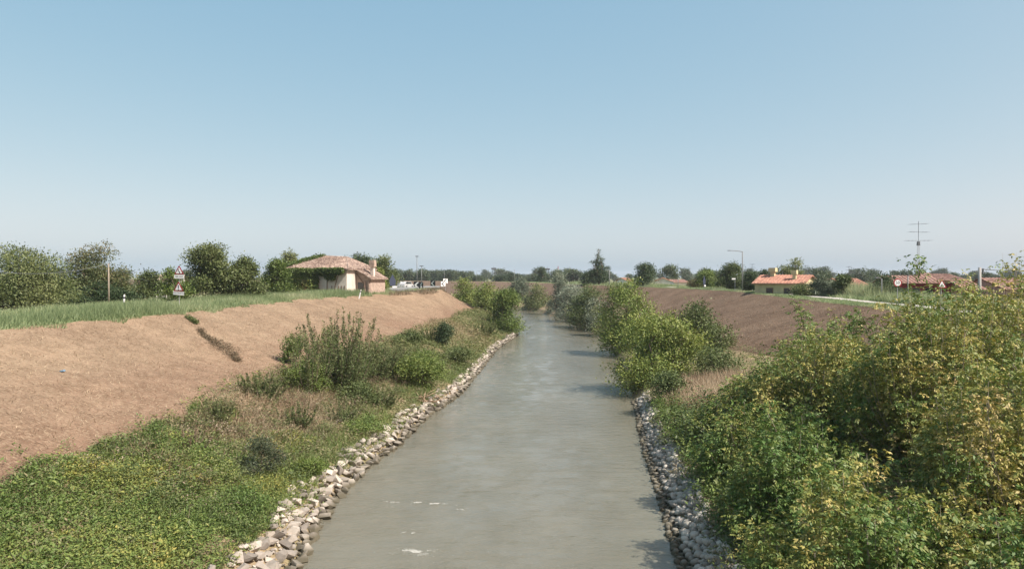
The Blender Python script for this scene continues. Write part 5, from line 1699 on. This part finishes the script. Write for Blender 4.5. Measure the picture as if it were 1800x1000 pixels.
# ------------------------------------------------------------------ right: trees round the houses
RGp = "trees beyond the right dike"
far_tree(1034, 1072, 454, 215, G['dark'], "dark spreading conifer standing above the brown dike", 9000, .3, 301, name="conifer", group=RGp, low=.05, tone0=.5, spread=.35, trunk=.3,
         lobes=[(0, 0, 1.4, 2.9, 2.6, .8), (.3, 0, 2.8, 2.7, 2.4, .7), (-.4, 0, 4.0, 2.4, 2.2, .65), (.3, 0, 5.2, 2.1, 1.8, .6), (-.1, 0, 6.4, 1.7, 1.4, .6), (.2, 0, 7.5, 1.3, 1.1, .6), (0, 0, 8.5, .9, .8, .6), (0, 0, 9.5, .5, .5, .6), (0, 0, 10.3, .25, .25, .5), (-2.3, 0, 6.6, .9, .6, .25), (2.1, 0, 4.8, 1.0, .7, .3)])
far_tree(1104, 1156, 462, 180, G['dark'], "dark green rounded tree on the brown dike", 12000, .28, 302, name="round_tree", group=RGp, low=.04, nl=14, tone0=.65, spread=.4)
far_tree(1156, 1196, 466, 260, G['far'], "hazy grey-green round tree behind the small white house", 7000, .5, 303, name="round_tree", group=RGp, low=.1, nl=10, tone0=.75, spread=.6)
far_tree(1218, 1262, 476, 160, G['bright'], "yellowish rounded tree behind the edge-on sign", 9000, .27, 304, name="round_tree", group=RGp, low=.04, nl=12, tone0=.5, spread=.4)
far_tree(1256, 1306, 464, 143, G['mid'], "large dark tree with a ragged top left of the long-armed lamp", 14000, .26, 305, name="round_tree", group=RGp, low=.03, nl=15, tone0=.42, spread=.4)
far_tree(1306, 1336, 478, 130, G['dark'], "clipped dark hedge right of the long-armed lamp", 8000, .25, 306, cat="hedge", name="hedge", group=RGp, low=0, nl=10, tone0=.8, spread=.35)
far_tree(1334, 1350, 474, 150, G['dark'], "narrow dark cypress left of the yellow house", 4000, .28, 307, name="cypress", group=RGp, low=.02, nl=8, tone0=.6, spread=.3, D=2)
far_tree(1368, 1410, 455, 160, G['mid'], "tall airy tree rising behind the yellow chimneys", 8000, .34, 308, name="round_tree", group=RGp, low=.35, nl=11, tone0=.75, spread=.45)
far_tree(1428, 1462, 470, 190, G['far'], "dense dark dome of a tree behind the yellow house gable", 7000, .4, 309, name="round_tree", group=RGp, low=.1, nl=10, tone0=.55, spread=.5)
far_tree(1424, 1470, 486, 103, G['willow'], "silvery olive tree before the yellow gable", 10000, .2, 310, name="olive_tree", group=RGp, low=.02, nl=12, tone0=.45, spread=.3, D=4)
far_tree(1528, 1580, 482, 94, G['dark'], "dark glossy magnolia left of the speed sign", 13000, .22, 311, name="magnolia_tree", group=RGp, low=.02, nl=14, tone0=.85, spread=.32)
far_tree(1470, 1492, 485, 100, G['mid'], "spiky palm-like shrub between the roofs", 3000, .3, 312, cat="shrub", name="palm_shrub", group=RGp, low=.3, nl=6, tone0=.4, spread=.3)
far_tree(1498, 1530, 472, 330, G['far'], "hazy blue-green tree over the long orange roof", 5000, .6, 313, name="round_tree", group=RGp, low=.1, nl=9, tone0=.7, spread=.7)
far_tree(1582, 1592, 475, 360, G['far'], "first narrow dark poplar beyond the dark red house", 2500, .5, 314, name="poplar", group=RGp, low=.05, nl=7, tone0=.4, spread=.4, D=3)
far_tree(1598, 1606, 475, 370, G['far'], "second narrow poplar, just left of the radio mast", 2500, .5, 315, name="poplar", group=RGp, low=.05, nl=7, tone0=.4, spread=.4, D=3)
far_tree(1607, 1615, 474, 380, G['far'], "third narrow poplar, at the radio mast foot", 2500, .5, 316, name="poplar", group=RGp, low=.05, nl=7, tone0=.4, spread=.4, D=3)
far_tree(1565, 1576, 478, 300, G['far'], "dark poplar touching the red chimney", 2500, .5, 317, name="poplar", group=RGp, low=.05, nl=7, tone0=.3, spread=.4, D=3)
far_tree(1390, 1430, 500, 104, G['mid'], "low garden shrubs hiding the wall of the yellow house", 5000, .2, 318, cat="shrub", name="garden_shrub", group=RGp, low=0, nl=9, tone0=.6, spread=.3, D=3)
far_tree(1208, 1236, 492, 160, G['rust'], "reddish shrub beside the yellowish rounded tree", 4000, .25, 319, cat="shrub", name="garden_shrub", group=RGp, low=0, nl=7, tone0=.75, spread=.3, D=3)
far_tree(1022, 1046, 478, 215, G['dark'], "small dark tree left of the spreading conifer", 4000, .38, 320, name="round_tree", group=RGp, low=.05, nl=8, tone0=.7, spread=.5)
far_tree(943, 960, 470, 330, G['dark'], "small dark upright tree beside the far lattice tower", 4000, .5, 321, name="round_tree", group=RGp, low=.05, nl=8, tone0=.5, spread=.5)
# reeds with pale plumes in front of the yellow house
pt = ground_pts(9000, lambda y: rc(y) + 8.5, lambda y: rc(y) + 12, 92, 126, rg)
blades("reed_bed", pt, rg.uniform(1.2, 2.5, len(pt)), .06, G['grass'], np.clip(.55 + .35 * rg.random(len(pt)), 0, 1), lean=.25, seed=61, label="reeds with pale plumes in front of the yellow house")
pt = ground_pts(9000, lambda y: rc(y) + 6.6, lambda y: rc(y) + 12, 62, 86, rg)
blades("reed_bed", pt, rg.uniform(.7, 1.6, len(pt)), .05, G['grass'], np.clip(.45 + .3 * rg.random(len(pt)), 0, 1), lean=.3, seed=62, label="feathery grey-green reeds beside the path near the speed sign")

# ------------------------------------------------------------------ distant tree row
rgf = np.random.default_rng(91)
protos = []
for k in range(5):
    rng = np.random.default_rng(400 + k)
    lb = lobes_of(rng, 10, 9, 9, 10, 1.2)
    V, tn, cc = crown_geo(rng, lb, 3200, .75, clump=10, tone0=.5, tvar=.25, spread=.7)
    mb = MB(); limbs(mb, rng, np.array([0, 0, -.3]), lb[:5], .35, 2.0)
    protos.append((V, tn, mb))
pm = []
for V, tn, mb in protos:
    o = build("crown", V, quads(len(V) // 4), G['far'], None, tn)
    t_ = mb.make("trunk", M['bark'])
    pm.append((o.data, t_.data)); bpy.data.objects.remove(o); bpy.data.objects.remove(t_)


def far_row(n, px0, px1, d0, d1, h0, h1_, group, labelf):
    for i in range(n):
        px = px0 + (px1 - px0) * (i + .5 + rgf.uniform(-.45, .45)) / n
        for _try in range(40):
            d = rgf.uniform(d0, d1) + _try * 4
            xx_ = (px - 900) / FPX * d
            if xx_ > tv(T_RC, d) + 16 or xx_ < tv(T_LC, d) - 18: break
        cm, tm = pm[int(rgf.integers(5))]
        root = empty("distant_tree", ((px - 900) / FPX * d, d, 4.2), labelf, "tree", group, rgf.uniform(0, 6.28))
        s = rgf.uniform(h0, h1_) / 10.2
        root.scale = (s * rgf.uniform(.9, 1.5), s * rgf.uniform(.9, 1.5), s)
        for nm, me in (("crown", cm), ("trunk", tm)):
            c = bpy.data.objects.new(nm, me); COL.objects.link(c); c.parent = root


far_row(34, 560, 1060, 330, 520, 5.5, 9.5, "hazy trees on the horizon beyond the river bend", "hazy tree in the horizon line beyond the river bend")
far_row(60, 520, 1800, 560, 900, 7, 13, "pale blue-green trees of the farthest horizon line", "pale blue-green tree in the farthest horizon line")
far_row(26, 1190, 1800, 300, 480, 5.5, 8.5, "trees beyond the houses with red roofs", "dull green tree in the row beyond the red-roofed houses")
far_row(10, -60, 330, 240, 420, 7, 11, "trees far behind the big trees beyond the tall grass", "faint tree showing in gaps behind the big trees beyond the tall grass")
far_row(14, 690, 830, 400, 480, 6, 10, "bushy trees behind the guardrail bend", "bushy tree in the line behind the guardrail bend")

# ------------------------------------------------------------------ summer haze
hz = MB().box((0, 2010, 15.5), (9700, 4260, 37)).make("haze", bpy.data.materials.new("summer_haze"))
hm = hz.data.materials[0]
nt, N, L = nodes_of(hm)
out = N.new("ShaderNodeOutputMaterial"); pv = N.new("ShaderNodeVolumePrincipled")
pv.inputs["Color"].default_value = (0.86, 0.92, 1.0, 1)
pv.inputs["Density"].default_value = 0.00014
pv.inputs["Anisotropy"].default_value = 0.0
L.new(pv.outputs[0], out.inputs["Volume"])
hz['kind'] = 'stuff'
